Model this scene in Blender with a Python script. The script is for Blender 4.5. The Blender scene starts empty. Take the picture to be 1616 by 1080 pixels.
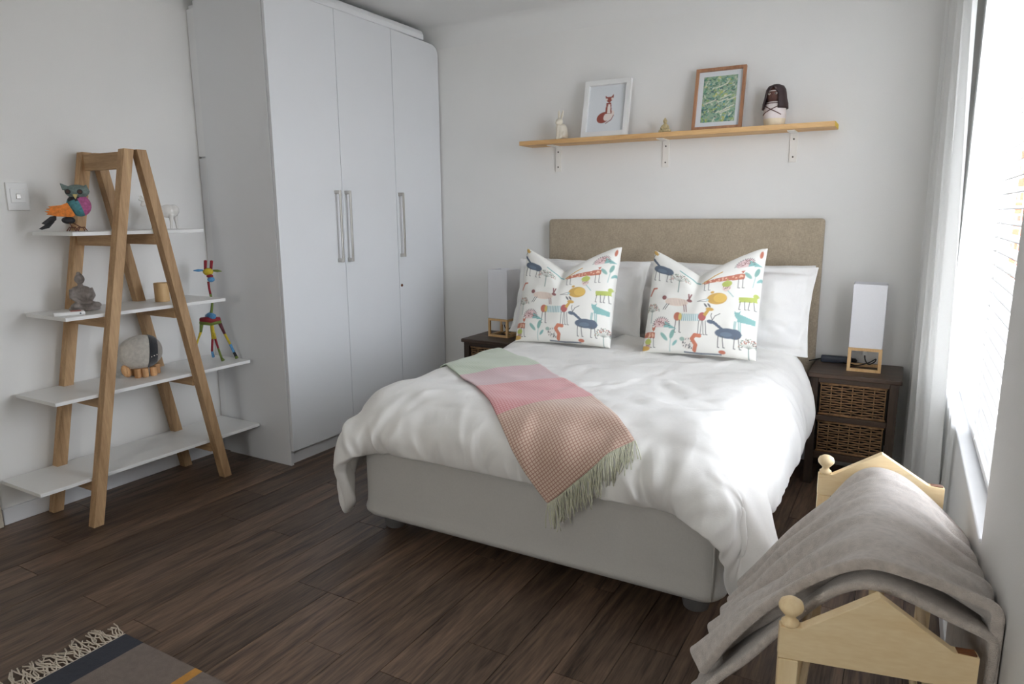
import bpy, bmesh, math, random
import numpy as np
from mathutils import Vector, Matrix
from mathutils.bvhtree import BVHTree

random.seed(7)
rng = np.random.default_rng(11)
scene = bpy.context.scene
COL = scene.collection
PI = math.pi

# ---------------------------------------------------------------- camera
F_PX, PITCH, YAW, ROLL, CAM_H = 1085.3, 0.1838, 0.5186, -0.0069, 1.35
fw = Vector((-math.sin(YAW) * math.cos(PITCH), math.cos(YAW) * math.cos(PITCH), -math.sin(PITCH)))
rt = Vector((math.cos(YAW), math.sin(YAW), 0))
up = rt.cross(fw)
cr, sr = math.cos(ROLL), math.sin(ROLL)
rt, up = rt * cr + up * sr, up * cr - rt * sr
cam_data = bpy.data.cameras.new('camera')
cam_data.sensor_width = 36.0
cam_data.lens = F_PX / 1616 * 36.0
cam_data.clip_start = 0.02
cam = bpy.data.objects.new('camera', cam_data)
COL.objects.link(cam)
cam.matrix_world = Matrix(((rt.x, up.x, -fw.x, 0), (rt.y, up.y, -fw.y, 0), (rt.z, up.z, -fw.z, CAM_H), (0, 0, 0, 1)))
scene.camera = cam

# ---------------------------------------------------------------- sky, light, exposure
world = bpy.data.worlds.new('sky'); scene.world = world; world.use_nodes = True
wn = world.node_tree.nodes; wn.clear()
w_out = wn.new('ShaderNodeOutputWorld'); w_bg = wn.new('ShaderNodeBackground')
w_bg.inputs[0].default_value = (0.85, 0.905, 0.985, 1); w_bg.inputs[1].default_value = 22.0
world.node_tree.links.new(w_bg.outputs[0], w_out.inputs[0])

def area_light(name, loc, rot, sx, sy, power, color, portal=False):
    l = bpy.data.lights.new(name, 'AREA'); l.shape = 'RECTANGLE'; l.size = sx; l.size_y = sy
    l.energy = power; l.color = color
    if portal: l.cycles.is_portal = True
    o = bpy.data.objects.new(name, l); COL.objects.link(o); o.location = loc; o.rotation_euler = rot
    return o
# portal that guides the sky's light through the window opening
area_light('window_portal', (0.44, 2.77, 1.46), (0, PI / 2, 0), 1.78, 1.70, 1, (1, 1, 1), True)
area_light('window_portal', (-.925, -1.62, 1.525), (PI / 2, 0, 0), .73, 1.15, 1, (1, 1, 1), True)  # same for the added fill window behind the camera
scene.view_settings.view_transform = 'Standard'
scene.view_settings.look = 'None'
scene.view_settings.gamma = 1.0
scene.view_settings.use_curve_mapping = False
scene.view_settings.exposure = -0.63
scene.cycles.use_denoising = True
scene.cycles.max_bounces = 10
scene.cycles.diffuse_bounces = 6

# ---------------------------------------------------------------- materials
def srgb(r, g, b):
    f = lambda c: (c / 12.92 if c <= 0.04045 else ((c + 0.055) / 1.055) ** 2.4)
    return (f(r / 255), f(g / 255), f(b / 255))

def new_mat(name):
    m = bpy.data.materials.new(name); m.use_nodes = True
    nt = m.node_tree; b = nt.nodes['Principled BSDF']
    return m, nt, b

def mat(name, col, rough=0.6, var=0.06, vscale=8.0, bump=0.0, bscale=200.0, stretch=(1, 1, 1), metal=0.0, sheen=0.0, coat=0.0, spec=None, sss=0.0):
    """plain surface: colour with slight noise variation and a fine bump"""
    m, nt, b = new_mat(name)
    N, L = nt.nodes, nt.links
    tc = N.new('ShaderNodeTexCoord'); mp = N.new('ShaderNodeMapping'); mp.inputs['Scale'].default_value = stretch
    L.new(tc.outputs['Object'], mp.inputs[0])
    n = N.new('ShaderNodeTexNoise'); n.inputs['Scale'].default_value = vscale; n.inputs['Detail'].default_value = 4
    L.new(mp.outputs[0], n.inputs['Vector'])
    r = N.new('ShaderNodeValToRGB')
    r.color_ramp.elements[0].position = 0.3; r.color_ramp.elements[1].position = 0.7
    r.color_ramp.elements[0].color = tuple(max(0, c * (1 - var)) for c in col) + (1,)
    r.color_ramp.elements[1].color = tuple(min(1, c * (1 + var)) for c in col) + (1,)
    L.new(n.outputs['Fac'], r.inputs[0]); L.new(r.outputs[0], b.inputs['Base Color'])
    b.inputs['Roughness'].default_value = rough; b.inputs['Metallic'].default_value = metal
    if sheen: b.inputs['Sheen Weight'].default_value = sheen
    if coat: b.inputs['Coat Weight'].default_value = coat
    if spec is not None: b.inputs['Specular IOR Level'].default_value = spec
    if sss:
        b.inputs['Subsurface Weight'].default_value = sss; b.inputs['Subsurface Scale'].default_value = 0.02
    if bump:
        n2 = N.new('ShaderNodeTexNoise'); n2.inputs['Scale'].default_value = bscale; n2.inputs['Detail'].default_value = 3
        L.new(mp.outputs[0], n2.inputs['Vector'])
        bp = N.new('ShaderNodeBump'); bp.inputs['Strength'].default_value = bump; bp.inputs['Distance'].default_value = 0.004
        L.new(n2.outputs['Fac'], bp.inputs['Height']); L.new(bp.outputs[0], b.inputs['Normal'])
    return m

def wood(name, dark, light, axis=2, rough=0.55, ring=26.0, grain=90.0, perobj=0.0, bump=0.15, swirl=0.6, mix=0.5):
    """grain that runs along one object axis"""
    m, nt, b = new_mat(name)
    N, L = nt.nodes, nt.links
    tc = N.new('ShaderNodeTexCoord'); mp = N.new('ShaderNodeMapping')
    st = [1.0, 1.0, 1.0]; st[axis] = 0.07
    mp.inputs['Scale'].default_value = st
    oi = N.new('ShaderNodeObjectInfo')
    ml = N.new('ShaderNodeMath'); ml.operation = 'MULTIPLY'; ml.inputs[1].default_value = 37.0
    L.new(oi.outputs['Random'], ml.inputs[0])
    ad = N.new('ShaderNodeVectorMath'); ad.operation = 'ADD'
    L.new(tc.outputs['Object'], mp.inputs[0]); L.new(mp.outputs[0], ad.inputs[0]); L.new(ml.outputs[0], ad.inputs[1])
    n1 = N.new('ShaderNodeTexNoise'); n1.inputs['Scale'].default_value = ring; n1.inputs['Detail'].default_value = 5
    n1.inputs['Distortion'].default_value = swirl
    n2 = N.new('ShaderNodeTexNoise'); n2.inputs['Scale'].default_value = grain * 3; n2.inputs['Detail'].default_value = 2
    L.new(ad.outputs[0], n1.inputs['Vector']); L.new(ad.outputs[0], n2.inputs['Vector'])
    mx = N.new('ShaderNodeMix'); mx.data_type = 'FLOAT'; mx.inputs[0].default_value = mix * 0.6
    L.new(n1.outputs['Fac'], mx.inputs[2]); L.new(n2.outputs['Fac'], mx.inputs[3])
    r = N.new('ShaderNodeValToRGB'); r.color_ramp.elements[0].position = 0.34; r.color_ramp.elements[1].position = 0.66
    r.color_ramp.elements[0].color = dark + (1,); r.color_ramp.elements[1].color = light + (1,)
    L.new(mx.outputs[0], r.inputs[0])
    src = r.outputs[0]
    if perobj:
        h = N.new('ShaderNodeHueSaturation')
        mr = N.new('ShaderNodeMapRange'); mr.inputs[3].default_value = 1 - perobj; mr.inputs[4].default_value = 1 + perobj
        L.new(oi.outputs['Random'], mr.inputs[0]); L.new(mr.outputs[0], h.inputs['Value']); L.new(src, h.inputs['Color'])
        src = h.outputs[0]
    L.new(src, b.inputs['Base Color']); b.inputs['Roughness'].default_value = rough
    bp = N.new('ShaderNodeBump'); bp.inputs['Strength'].default_value = bump; bp.inputs['Distance'].default_value = 0.002
    L.new(mx.outputs[0], bp.inputs['Height']); L.new(bp.outputs[0], b.inputs['Normal'])
    return m

def weave(name, col, scale=900.0, rough=0.9, bump=0.3, var=0.08, sheen=0.2, crease=0.0):
    """woven cloth: fine crossing threads as relief and faint colour change"""
    m, nt, b = new_mat(name)
    N, L = nt.nodes, nt.links
    tc = N.new('ShaderNodeTexCoord')
    n = N.new('ShaderNodeTexNoise'); n.inputs['Scale'].default_value = 14; n.inputs['Detail'].default_value = 3
    L.new(tc.outputs['Object'], n.inputs['Vector'])
    hs = []
    for st in ((1, 1, 0.12), (0.12, 0.12, 1)):
        mp = N.new('ShaderNodeMapping'); mp.inputs['Scale'].default_value = st
        L.new(tc.outputs['Object'], mp.inputs[0])
        t = N.new('ShaderNodeTexNoise'); t.inputs['Scale'].default_value = scale; t.inputs['Detail'].default_value = 1
        L.new(mp.outputs[0], t.inputs['Vector']); hs.append(t)
    a = N.new('ShaderNodeMath'); a.operation = 'ADD'
    L.new(hs[0].outputs['Fac'], a.inputs[0]); L.new(hs[1].outputs['Fac'], a.inputs[1])
    mx = N.new('ShaderNodeMath'); mx.operation = 'MULTIPLY_ADD'; mx.inputs[1].default_value = 0.42
    L.new(a.outputs[0], mx.inputs[0]); 
    ml = N.new('ShaderNodeMath'); ml.operation = 'MULTIPLY'; ml.inputs[1].default_value = 0.16
    L.new(n.outputs['Fac'], ml.inputs[0]); L.new(ml.outputs[0], mx.inputs[2])
    r = N.new('ShaderNodeValToRGB'); r.color_ramp.elements[0].position = 0.35; r.color_ramp.elements[1].position = 0.65
    r.color_ramp.elements[0].color = tuple(c * (1 - var) for c in col) + (1,)
    r.color_ramp.elements[1].color = tuple(min(1, c * (1 + var)) for c in col) + (1,)
    L.new(mx.outputs[0], r.inputs[0]); L.new(r.outputs[0], b.inputs['Base Color'])
    b.inputs['Roughness'].default_value = rough; b.inputs['Sheen Weight'].default_value = sheen
    bp = N.new('ShaderNodeBump'); bp.inputs['Strength'].default_value = bump; bp.inputs['Distance'].default_value = 0.0015
    L.new(a.outputs[0], bp.inputs['Height']); L.new(bp.outputs[0], b.inputs['Normal'])
    if crease:
        # crumpled cotton: broad soft folds under the weave
        mp = N.new('ShaderNodeMapping'); mp.inputs['Scale'].default_value = (1, .8, .28); L.new(tc.outputs['Object'], mp.inputs[0])
        w = N.new('ShaderNodeTexNoise'); w.inputs['Scale'].default_value = 10; w.inputs['Detail'].default_value = 2; w.inputs['Distortion'].default_value = .5; w.inputs['Roughness'].default_value = .4
        L.new(mp.outputs[0], w.inputs['Vector'])
        b2 = N.new('ShaderNodeBump'); b2.inputs['Strength'].default_value = 1.0; b2.inputs['Distance'].default_value = crease
        L.new(w.outputs['Fac'], b2.inputs['Height']); L.new(b2.outputs[0], bp.inputs['Normal'])
    return m

def attr_mat(name, rough=0.85, bump=0.1):
    """print: colours stored on the mesh itself"""
    m, nt, b = new_mat(name)
    N, L = nt.nodes, nt.links
    at = N.new('ShaderNodeAttribute'); at.attribute_name = 'print'
    L.new(at.outputs['Color'], b.inputs['Base Color'])
    n = N.new('ShaderNodeTexNoise'); n.inputs['Scale'].default_value = 500
    tc = N.new('ShaderNodeTexCoord'); L.new(tc.outputs['Object'], n.inputs['Vector'])
    bp = N.new('ShaderNodeBump'); bp.inputs['Strength'].default_value = bump; bp.inputs['Distance'].default_value = 0.002
    L.new(n.outputs['Fac'], bp.inputs['Height']); L.new(bp.outputs[0], b.inputs['Normal'])
    b.inputs['Roughness'].default_value = rough
    return m

def clear_mat(name, tint=(1, 1, 1), gloss=0.08):
    m = bpy.data.materials.new(name); m.use_nodes = True; nt = m.node_tree; nt.nodes.clear()
    o = nt.nodes.new('ShaderNodeOutputMaterial'); t = nt.nodes.new('ShaderNodeBsdfTransparent'); g = nt.nodes.new('ShaderNodeBsdfGlossy')
    t.inputs[0].default_value = tint + (1,); g.inputs['Roughness'].default_value = 0.03
    x = nt.nodes.new('ShaderNodeMixShader'); x.inputs[0].default_value = gloss
    nt.links.new(t.outputs[0], x.inputs[1]); nt.links.new(g.outputs[0], x.inputs[2]); nt.links.new(x.outputs[0], o.inputs[0])
    return m

def sheer_mat(name, col, trans):
    m = bpy.data.materials.new(name); m.use_nodes = True; nt = m.node_tree; nt.nodes.clear()
    N, L = nt.nodes, nt.links
    o = N.new('ShaderNodeOutputMaterial'); d = N.new('ShaderNodeBsdfDiffuse'); t = N.new('ShaderNodeBsdfTranslucent')
    tc = N.new('ShaderNodeTexCoord'); n = N.new('ShaderNodeTexNoise'); n.inputs['Scale'].default_value = 300
    L.new(tc.outputs['Object'], n.inputs['Vector'])
    r = N.new('ShaderNodeValToRGB'); r.color_ramp.elements[0].color = tuple(c * .94 for c in col) + (1,); r.color_ramp.elements[1].color = col + (1,)
    L.new(n.outputs['Fac'], r.inputs[0]); L.new(r.outputs[0], d.inputs[0]); L.new(r.outputs[0], t.inputs[0])
    x = N.new('ShaderNodeMixShader'); x.inputs[0].default_value = trans
    L.new(d.outputs[0], x.inputs[1]); L.new(t.outputs[0], x.inputs[2]); L.new(x.outputs[0], o.inputs[0])
    return m

def brick_mat(name):
    m, nt, b = new_mat(name)
    N, L = nt.nodes, nt.links
    tc = N.new('ShaderNodeTexCoord'); mp = N.new('ShaderNodeMapping'); mp.inputs['Rotation'].default_value = (PI / 2, 0, 0)
    br = N.new('ShaderNodeTexBrick'); br.inputs['Scale'].default_value = 4.5
    br.inputs['Color1'].default_value = srgb(178, 92, 58) + (1,); br.inputs['Color2'].default_value = srgb(150, 70, 48) + (1,)
    br.inputs['Mortar'].default_value = srgb(190, 170, 150) + (1,)
    L.new(tc.outputs['Object'], mp.inputs[0]); L.new(mp.outputs[0], br.inputs['Vector']); L.new(br.outputs['Color'], b.inputs['Base Color'])
    b.inputs['Roughness'].default_value = 0.9
    return m

M = {}
M['wall'] = mat('wall_paint', (0.80, 0.795, 0.78), 0.85, 0.012, 3, 0.12, 260)
M['ceiling'] = mat('ceiling_paint', (0.80, 0.80, 0.79), 0.9, 0.01, 3, 0.1, 200)
M['trim'] = mat('trim_gloss_white', (0.80, 0.81, 0.83), 0.4, 0.02, 6, 0.03, 90)
M['architrave'] = mat('architrave_cream', srgb(206, 196, 180), 0.5, 0.04, 6, 0.05, 60)
M['cupboard'] = mat('cupboard_melamine', (0.76, 0.775, 0.80), 0.42, 0.012, 2, 0.05, 500)
M['steel'] = mat('brushed_steel', (0.52, 0.50, 0.47), 0.32, 0.08, 30, 0.05, 300, (1, 1, .1), metal=1.0)
M['plank'] = wood('dark_vinyl_plank', srgb(48, 36, 29), srgb(124, 101, 84), 1, 0.42, 13, 60, 0.24, 0.25, 2.6, 0.6)
M['subfloor'] = mat('dark_joint', srgb(24, 18, 15), 0.9)
M['oak'] = wood('oak_ladder', srgb(152, 118, 82), srgb(196, 162, 122), 2, 0.6, 40, 120, 0.08, 0.15, 0.3)
M['oak_rail'] = wood('oak_rail', srgb(152, 118, 82), srgb(196, 162, 122), 0, 0.6, 40, 120, 0.08, 0.15, 0.3)
M['shelf_white'] = mat('white_board', (0.80, 0.80, 0.79), 0.4, 0.015, 4, 0.03, 300)
M['pine'] = wood('pine_shelf', srgb(196, 150, 96), srgb(228, 188, 134), 0, 0.55, 22, 80, 0.0, 0.1, 0.5)
M['pale_pine'] = wood('pale_pine_lengthwise', srgb(232, 204, 156), srgb(247, 226, 186), 0, 0.5, 14, 60, 0.05, 0.08, 0.4)
M['pale_pine_z'] = wood('pale_pine_upright', srgb(232, 204, 156), srgb(247, 226, 186), 2, 0.5, 14, 60, 0.05, 0.08, 0.4)
M['pale_pine_y'] = wood('pale_pine_rail', srgb(232, 204, 156), srgb(247, 226, 186), 1, 0.5, 14, 60, 0.05, 0.08, 0.4)
M['lamp_wood'] = wood('lamp_pine', srgb(206, 164, 110), srgb(232, 196, 146), 2, 0.5, 20, 80, 0.05, 0.08, 0.4)
M['dark_wood'] = wood('dark_stained_wood', srgb(46, 34, 27), srgb(84, 64, 50), 0, 0.45, 22, 80, 0.05, 0.2, 0.5)
M['dark_wood_z'] = wood('dark_stained_upright', srgb(40, 31, 25), srgb(72, 56, 44), 2, 0.5, 22, 80, 0.05, 0.2, 0.5)
M['wicker'] = mat('wicker_strand', srgb(140, 106, 72), 0.6, 0.38, 55, 0.3, 200)
M['black'] = mat('black_plastic', (0.012, 0.012, 0.014), 0.35, 0.1)
M['slate_plastic'] = mat('slate_plastic', srgb(58, 64, 78), 0.4, 0.1)
M['white_plastic'] = mat('white_plastic', (0.78, 0.78, 0.77), 0.35, 0.02)
M['bracket'] = mat('white_metal_bracket', (0.80, 0.78, 0.74), 0.4, 0.03)
M['linen'] = weave('headboard_linen', srgb(172, 158, 138), 620, 0.95, 0.6, 0.22, 0.2)
M['base_cloth'] = weave('bed_base_cloth', srgb(196, 194, 190), 700, 0.95, 0.25, 0.04, 0.2)
M['mattress'] = weave('mattress_ticking', srgb(150, 147, 144), 500, 0.95, 0.2, 0.05, 0.1)
M['bed_foot'] = mat('grey_plastic_foot', srgb(112, 110, 110), 0.5)
M['duvet'] = weave('duvet_cotton', srgb(237, 236, 234), 800, 0.9, 0.15, 0.02, 0.1, .009)
M['pillowcase'] = weave('pillowcase_cotton', srgb(235, 234, 233), 800, 0.9, 0.15, 0.02, 0.1, .012)
M['shade'] = weave('lamp_shade_cloth', srgb(232, 232, 236), 900, 0.9, 0.1, 0.02, 0.1)
M['fleece'] = mat('fleece', srgb(196, 186, 178), 1.0, 0.14, 60, 0.9, 420, sheen=0.6)
M['curtain'] = sheer_mat('curtain_cotton', (0.89, 0.89, 0.88), 0.24)
M['sheer'] = sheer_mat('curtain_sheer', (0.90, 0.90, 0.89), 0.45)
M['blind'] = sheer_mat('blind_slat_white', (0.88, 0.88, 0.88), 0.12)
M['glass'] = clear_mat('window_glass')
M['fill_glass'] = clear_mat('fill_warming_glass', (1.0, .97, .91))  # tint added to warm the fill light from behind the camera
M['brick'] = brick_mat('outdoor_brick')
M['paving'] = mat('outdoor_paving', srgb(190, 180, 168), 0.9, 0.1, 4)
M['screw'] = mat('screw_dark', (0.10, 0.09, 0.08), 0.4, metal=0.8)

# ---------------------------------------------------------------- mesh helpers
class MB:
    def __init__(s): s.v = []; s.f = []; s.m = []; s.uv = None
    def add(s, vs, fs, m=0):
        o = len(s.v); s.v += [tuple(v) for v in vs]; s.f += [tuple(i + o for i in f) for f in fs]; s.m += [m] * len(fs); return s
    def box(s, c, d, m=0, R=None):
        hx, hy, hz = d[0] / 2, d[1] / 2, d[2] / 2
        vs = [Vector((x, y, z)) for x in (-hx, hx) for y in (-hy, hy) for z in (-hz, hz)]
        if R is not None: vs = [R @ v for v in vs]
        c = Vector(c)
        return s.add([v + c for v in vs], [(0, 1, 3, 2), (4, 6, 7, 5), (0, 4, 5, 1), (2, 3, 7, 6), (0, 2, 6, 4), (1, 5, 7, 3)], m)
    def mm(s, a, b, m=0):
        return s.box([(a[i] + b[i]) / 2 for i in range(3)], [abs(b[i] - a[i]) for i in range(3)], m)
    def bar(s, p, q, w, d, side=(0, 1, 0), m=0):
        """square bar p->q, w across 'side', d across the third direction"""
        p, q = Vector(p), Vector(q); a = (q - p).normalized(); u = Vector(side); u = (u - a * u.dot(a)).normalized(); t = a.cross(u)
        vs = [e + u * (w / 2 * i) + t * (d / 2 * j) for e in (p, q) for i, j in ((-1, -1), (1, -1), (1, 1), (-1, 1))]
        return s.add(vs, [(3, 2, 1, 0), (4, 5, 6, 7), (0, 1, 5, 4), (1, 2, 6, 5), (2, 3, 7, 6), (3, 0, 4, 7)], m)
    def tube(s, pts, r, n=8, m=0, cap=True):
        pts = [Vector(p) for p in pts]; rs = r if isinstance(r, (list, tuple)) else [r] * len(pts)
        vs = []; prev = None
        for i, p in enumerate(pts):
            a = (pts[min(i + 1, len(pts) - 1)] - pts[max(i - 1, 0)]).normalized()
            if prev is None: u = a.orthogonal().normalized()
            else: u = (prev - a * prev.dot(a)).normalized()
            prev = u; w = a.cross(u)
            vs += [p + (u * math.cos(2 * PI * k / n) + w * math.sin(2 * PI * k / n)) * rs[i] for k in range(n)]
        fs = [(i * n + k, i * n + (k + 1) % n, (i + 1) * n + (k + 1) % n, (i + 1) * n + k) for i in range(len(pts) - 1) for k in range(n)]
        if cap: fs += [tuple(range(n - 1, -1, -1)), tuple(range((len(pts) - 1) * n, len(pts) * n))]
        return s.add(vs, fs, m)
    def lathe(s, prof, c=(0, 0, 0), n=20, m=0, sq=(1, 1)):
        c = Vector(c); k = len(prof)
        vs = [c + Vector((r * math.cos(2 * PI * j / n) * sq[0], r * math.sin(2 * PI * j / n) * sq[1], z)) for r, z in prof for j in range(n)]
        fs = [(i * n + j, i * n + (j + 1) % n, (i + 1) * n + (j + 1) % n, (i + 1) * n + j) for i in range(k - 1) for j in range(n)]
        fs += [tuple(range(n - 1, -1, -1)), tuple(range((k - 1) * n, k * n))]
        return s.add(vs, fs, m)
    def ell(s, c, r, m=0, R=None, n=14, h=9, zr=None):
        c = Vector(c); vs = []; 
        for i in range(1, h):
            t = PI * i / h
            for j in range(n):
                p = 2 * PI * j / n
                vs.append(Vector((r[0] * math.sin(t) * math.cos(p), r[1] * math.sin(t) * math.sin(p), r[2] * math.cos(t))))
        vs += [Vector((0, 0, r[2])), Vector((0, 0, -r[2]))]
        if R is not None: vs = [R @ v for v in vs]
        fs = [(i * n + j, (i + 1) * n + j, (i + 1) * n + (j + 1) % n, i * n + (j + 1) % n) for i in range(h - 2) for j in range(n)]
        t, b = (h - 1) * n, (h - 1) * n + 1
        fs += [(t, j, (j + 1) % n) for j in range(n)] + [(b, (h - 2) * n + (j + 1) % n, (h - 2) * n + j) for j in range(n)]
        return s.add([v + c for v in vs], fs, m)
    def plate(s, poly, y0, y1, m=0):
        """polygon in local x,z pushed from y0 to y1"""
        n = len(poly)
        vs = [(x, y0, z) for x, z in poly] + [(x, y1, z) for x, z in poly]
        fs = [tuple(range(n)), tuple(range(2 * n - 1, n - 1, -1))] + [(i, i + n, (i + 1) % n + n, (i + 1) % n) for i in range(n)]
        return s.add(vs, fs, m)
    def grid(s, P, m=0, flip=False):
        a, b = P.shape[:2]
        fs = [((i * b + j), (i * b + j + 1), ((i + 1) * b + j + 1), ((i + 1) * b + j)) for i in range(a - 1) for j in range(b - 1)]
        if flip: fs = [f[::-1] for f in fs]
        return s.add(P.reshape(-1, 3).tolist(), fs, m)
    def build(s, name, mats, parent=None, smooth=False, bevel=0, seg=2, fix=True, loc=None, angle=None):
        me = bpy.data.meshes.new(name); me.from_pydata(s.v, [], s.f)
        mats = mats if isinstance(mats, (list, tuple)) else [mats]
        for x in mats: me.materials.append(M[x] if isinstance(x, str) else x)
        if len(mats) > 1: me.polygons.foreach_set('material_index', s.m)
        if fix:
            bm = bmesh.new(); bm.from_mesh(me); bmesh.ops.recalc_face_normals(bm, faces=bm.faces); bm.to_mesh(me); bm.free()
        if smooth: me.polygons.foreach_set('use_smooth', [True] * len(me.polygons))
        if angle: me.set_sharp_from_angle(angle=math.radians(angle))
        me.update()
        o = bpy.data.objects.new(name, me); COL.objects.link(o)
        if parent is not None: o.parent = parent
        if loc is not None: o.location = loc
        if bevel:
            b = o.modifiers.new('bevel', 'BEVEL'); b.width = bevel; b.segments = seg; b.limit_method = 'ANGLE'
        return o

def thing(name, label, cat, loc=(0, 0, 0), rz=0.0, group=None):
    o = bpy.data.objects.new(name, None); COL.objects.link(o)
    o.empty_display_size = 0.05; o.location = loc; o.rotation_euler = (0, 0, rz)
    return tag(o, label, cat, group)
def tag(o, label, cat, group=None):
    o['label'] = label; o['category'] = cat
    if group: o['group'] = group
    return o
def struct(o):
    o['kind'] = 'structure'; return o
def stuff(o):
    o['kind'] = 'stuff'; return o
def copy_tree(o, parent=None):
    c = o.copy(); COL.objects.link(c); c.parent = parent
    for ch in o.children: copy_tree(ch, c)
    return c
def subsurf(o, lv=1):
    s = o.modifiers.new('subdivision', 'SUBSURF'); s.levels = lv; s.render_levels = lv; return o
def remesh(o, vox, smooth=4):
    r = o.modifiers.new('remesh', 'REMESH'); r.mode = 'VOXEL'; r.voxel_size = vox; r.use_smooth_shade = True
    k = o.modifiers.new('smooth', 'SMOOTH'); k.factor = 0.5; k.iterations = smooth; return o
def Rz(a): return Matrix.Rotation(a, 3, 'Z')
def Rx(a): return Matrix.Rotation(a, 3, 'X')
def Ry(a): return Matrix.Rotation(a, 3, 'Y')

# ================================================================ THE ROOM
XL, XR, YB, YF, ZC = -3.40, 0.215, 3.965, -1.40, 2.55
WY0, WY1, WZ0, WZ1 = 1.885, 3.62, 0.565, 2.36     # window opening in the right wall
T = 0.22
floor = struct(MB().mm((XL - .1, YF - .1, -.06), (XR + .1, YB + .1, -.008)).build('floor', 'subfloor'))
PW, PL, G = 0.152, 1.22, 0.0012
nx = int(math.ceil((XR - XL) / PW))
for i in range(nx):
    x0 = XL + i * PW; x1 = min(x0 + PW, XR)
    y = YF - random.choice((0.1, 0.35, 0.6, 0.85, 1.05))
    while y < YB:
        a, b = max(y, YF), min(y + PL, YB)
        if b - a > 0.02:
            dz = random.uniform(-.0003, .0003)
            MB().mm((x0 + G - (x0 + x1) / 2, a + G - (a + b) / 2, -.008), (x1 - G - (x0 + x1) / 2, b - G - (a + b) / 2, dz)).build('plank', 'plank', floor, loc=((x0 + x1) / 2, (a + b) / 2, 0))
        y += PL
struct(MB().mm((XL - .2, YF - .2, ZC), (XR + .2, YB + .2, ZC + .1)).build('ceiling', 'ceiling'))
struct(MB().mm((XL - .2, YF - .2, -.06), (XL, YB + .2, ZC)).build('wall_left', 'wall'))
struct(MB().mm((XL, YB, -.06), (XR + T, YB + .2, ZC)).build('wall_back', 'wall'))
w = MB()
w.mm((XR, YF, -.06), (XR + T, WY0, ZC)); w.mm((XR, WY1, -.06), (XR + T, YB, ZC))
w.mm((XR, WY0, -.06), (XR + T, WY1, WZ0)); w.mm((XR, WY0, WZ1), (XR + T, WY1, ZC))
struct(w.build('wall_right', 'wall'))
# wall behind the camera, with a narrow unseen window added for fill light
w = MB(); A0, A1, B0, B1 = -1.29, -.56, 0.95, 2.10
w.mm((XL, YF - .2, -.06), (A0, YF, ZC)); w.mm((A1, YF - .2, -.06), (XR + T, YF, ZC))
w.mm((A0, YF - .2, -.06), (A1, YF, B0)); w.mm((A0, YF - .2, B1), (A1, YF, ZC))
struct(w.build('wall_front', 'wall'))
w2 = struct(MB().mm((A0, YF - .12, B0), (A0 + .04, YF - .07, B1)).mm((A1 - .04, YF - .12, B0), (A1, YF - .07, B1)).mm((A0 + .04, YF - .12, B0), (A1 - .04, YF - .07, B0 + .04)).mm((A0 + .04, YF - .12, B1 - .04), (A1 - .04, YF - .07, B1)).build('fill_window', 'trim'))
MB().mm((A0 + .04, YF - .098, B0 + .04), (A1 - .04, YF - .094, B1 - .04)).build('pane', 'fill_glass', w2)

# cove cornice round the room
def cove(name, p, q, nrm, c0=.10, c1=.125):
    pr = []
    for k in range(7):
        t = PI / 2 * k / 6
        pr.append((c0 * (1 - math.sin(t)), ZC - c1 * (1 - math.cos(t)) ))
    pr = [(0.0, ZC - c1)] + [(c0 * (1 - math.cos(PI / 2 * k / 6)), ZC - c1 * (1 - math.sin(PI / 2 * k / 6))) for k in range(7)] + [(0, ZC)]
    m = MB(); n = len(pr); nv = Vector(nrm)
    vs = [Vector((e[0], e[1], 0)) + nv * a + Vector((0, 0, z)) for e in (p, q) for a, z in pr]
    m.add(vs, [(i, (i + 1) % n, (i + 1) % n + n, i + n) for i in range(n)])
    o = m.build(name, 'ceiling', smooth=True, angle=40); return struct(o)
cove('trim_1', (XL, YB), (XR, YB), (0, -1, 0))
cove('trim_2', (XL, YF), (XL, 2.505), (1, 0, 0))
cove('trim_3', (XR, YF), (XR, YB), (-1, 0, 0))
# skirting
def skirt(name, a, b): return struct(MB().mm(a, b).build(name, 'trim', bevel=.004))
skirt('baseboard_left', (XL, 1.365, 0), (XL + .016, 2.51, .075))
skirt('baseboard_back', (-2.80, YB - .016, 0), (XR, YB, .09))
skirt('baseboard_right', (XR - .016, YF, 0), (XR, YB - .016, .075))
d = struct(MB().mm((XL, 1.285, 0), (XL + .022, 1.35, 2.06)).build('trim_4', 'architrave', bevel=.004))
MB().mm((XL, 1.28, 0), (XL + .03, 1.358, .095)).build('plinth_block', 'architrave', d, bevel=.005)
dr = struct(MB().mm((XL - .004, .48, .005), (XL + .012, 1.283, 2.03)).build('door_1', 'architrave', bevel=.003))
MB().tube([(XL + .012, .56, 1.0), (XL + .06, .56, 1.0), (XL + .065, .66, 1.0)], .01, 10).build('handle', 'steel', dr, smooth=True)

# the window: frame, panes, sill
wx = XR + .112
wf = MB()
for a, b in ((WY0, WY0 + .05), (2.743, 2.793), (WY1 - .05, WY1)): wf.mm((wx, a, WZ0), (wx + .05, b, WZ1))
for a, b in ((WZ0, WZ0 + .05), (WZ1 - .05, WZ1)): wf.mm((wx + .001, WY0, a), (wx + .049, WY1, b))
win = struct(wf.build('window_1', 'trim'))
for a, b in ((WY0 + .05, 2.743), (2.793, WY1 - .05)):
    MB().mm((wx + .022, a, WZ0 + .05), (wx + .027, b, WZ1 - .05)).build('pane', 'glass', win)
MB().mm((XR - .006, WY0 + .002, WZ0), (wx, WY1 - .002, WZ0 + .012)).build('window_sill', 'trim', win, bevel=.004)

# brick outer reveal beyond the window frame
struct(MB().mm((wx + .052, WY1 - .02, WZ0), (XR + T, WY1, WZ1)).build('trim_5', 'brick'))

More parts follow.
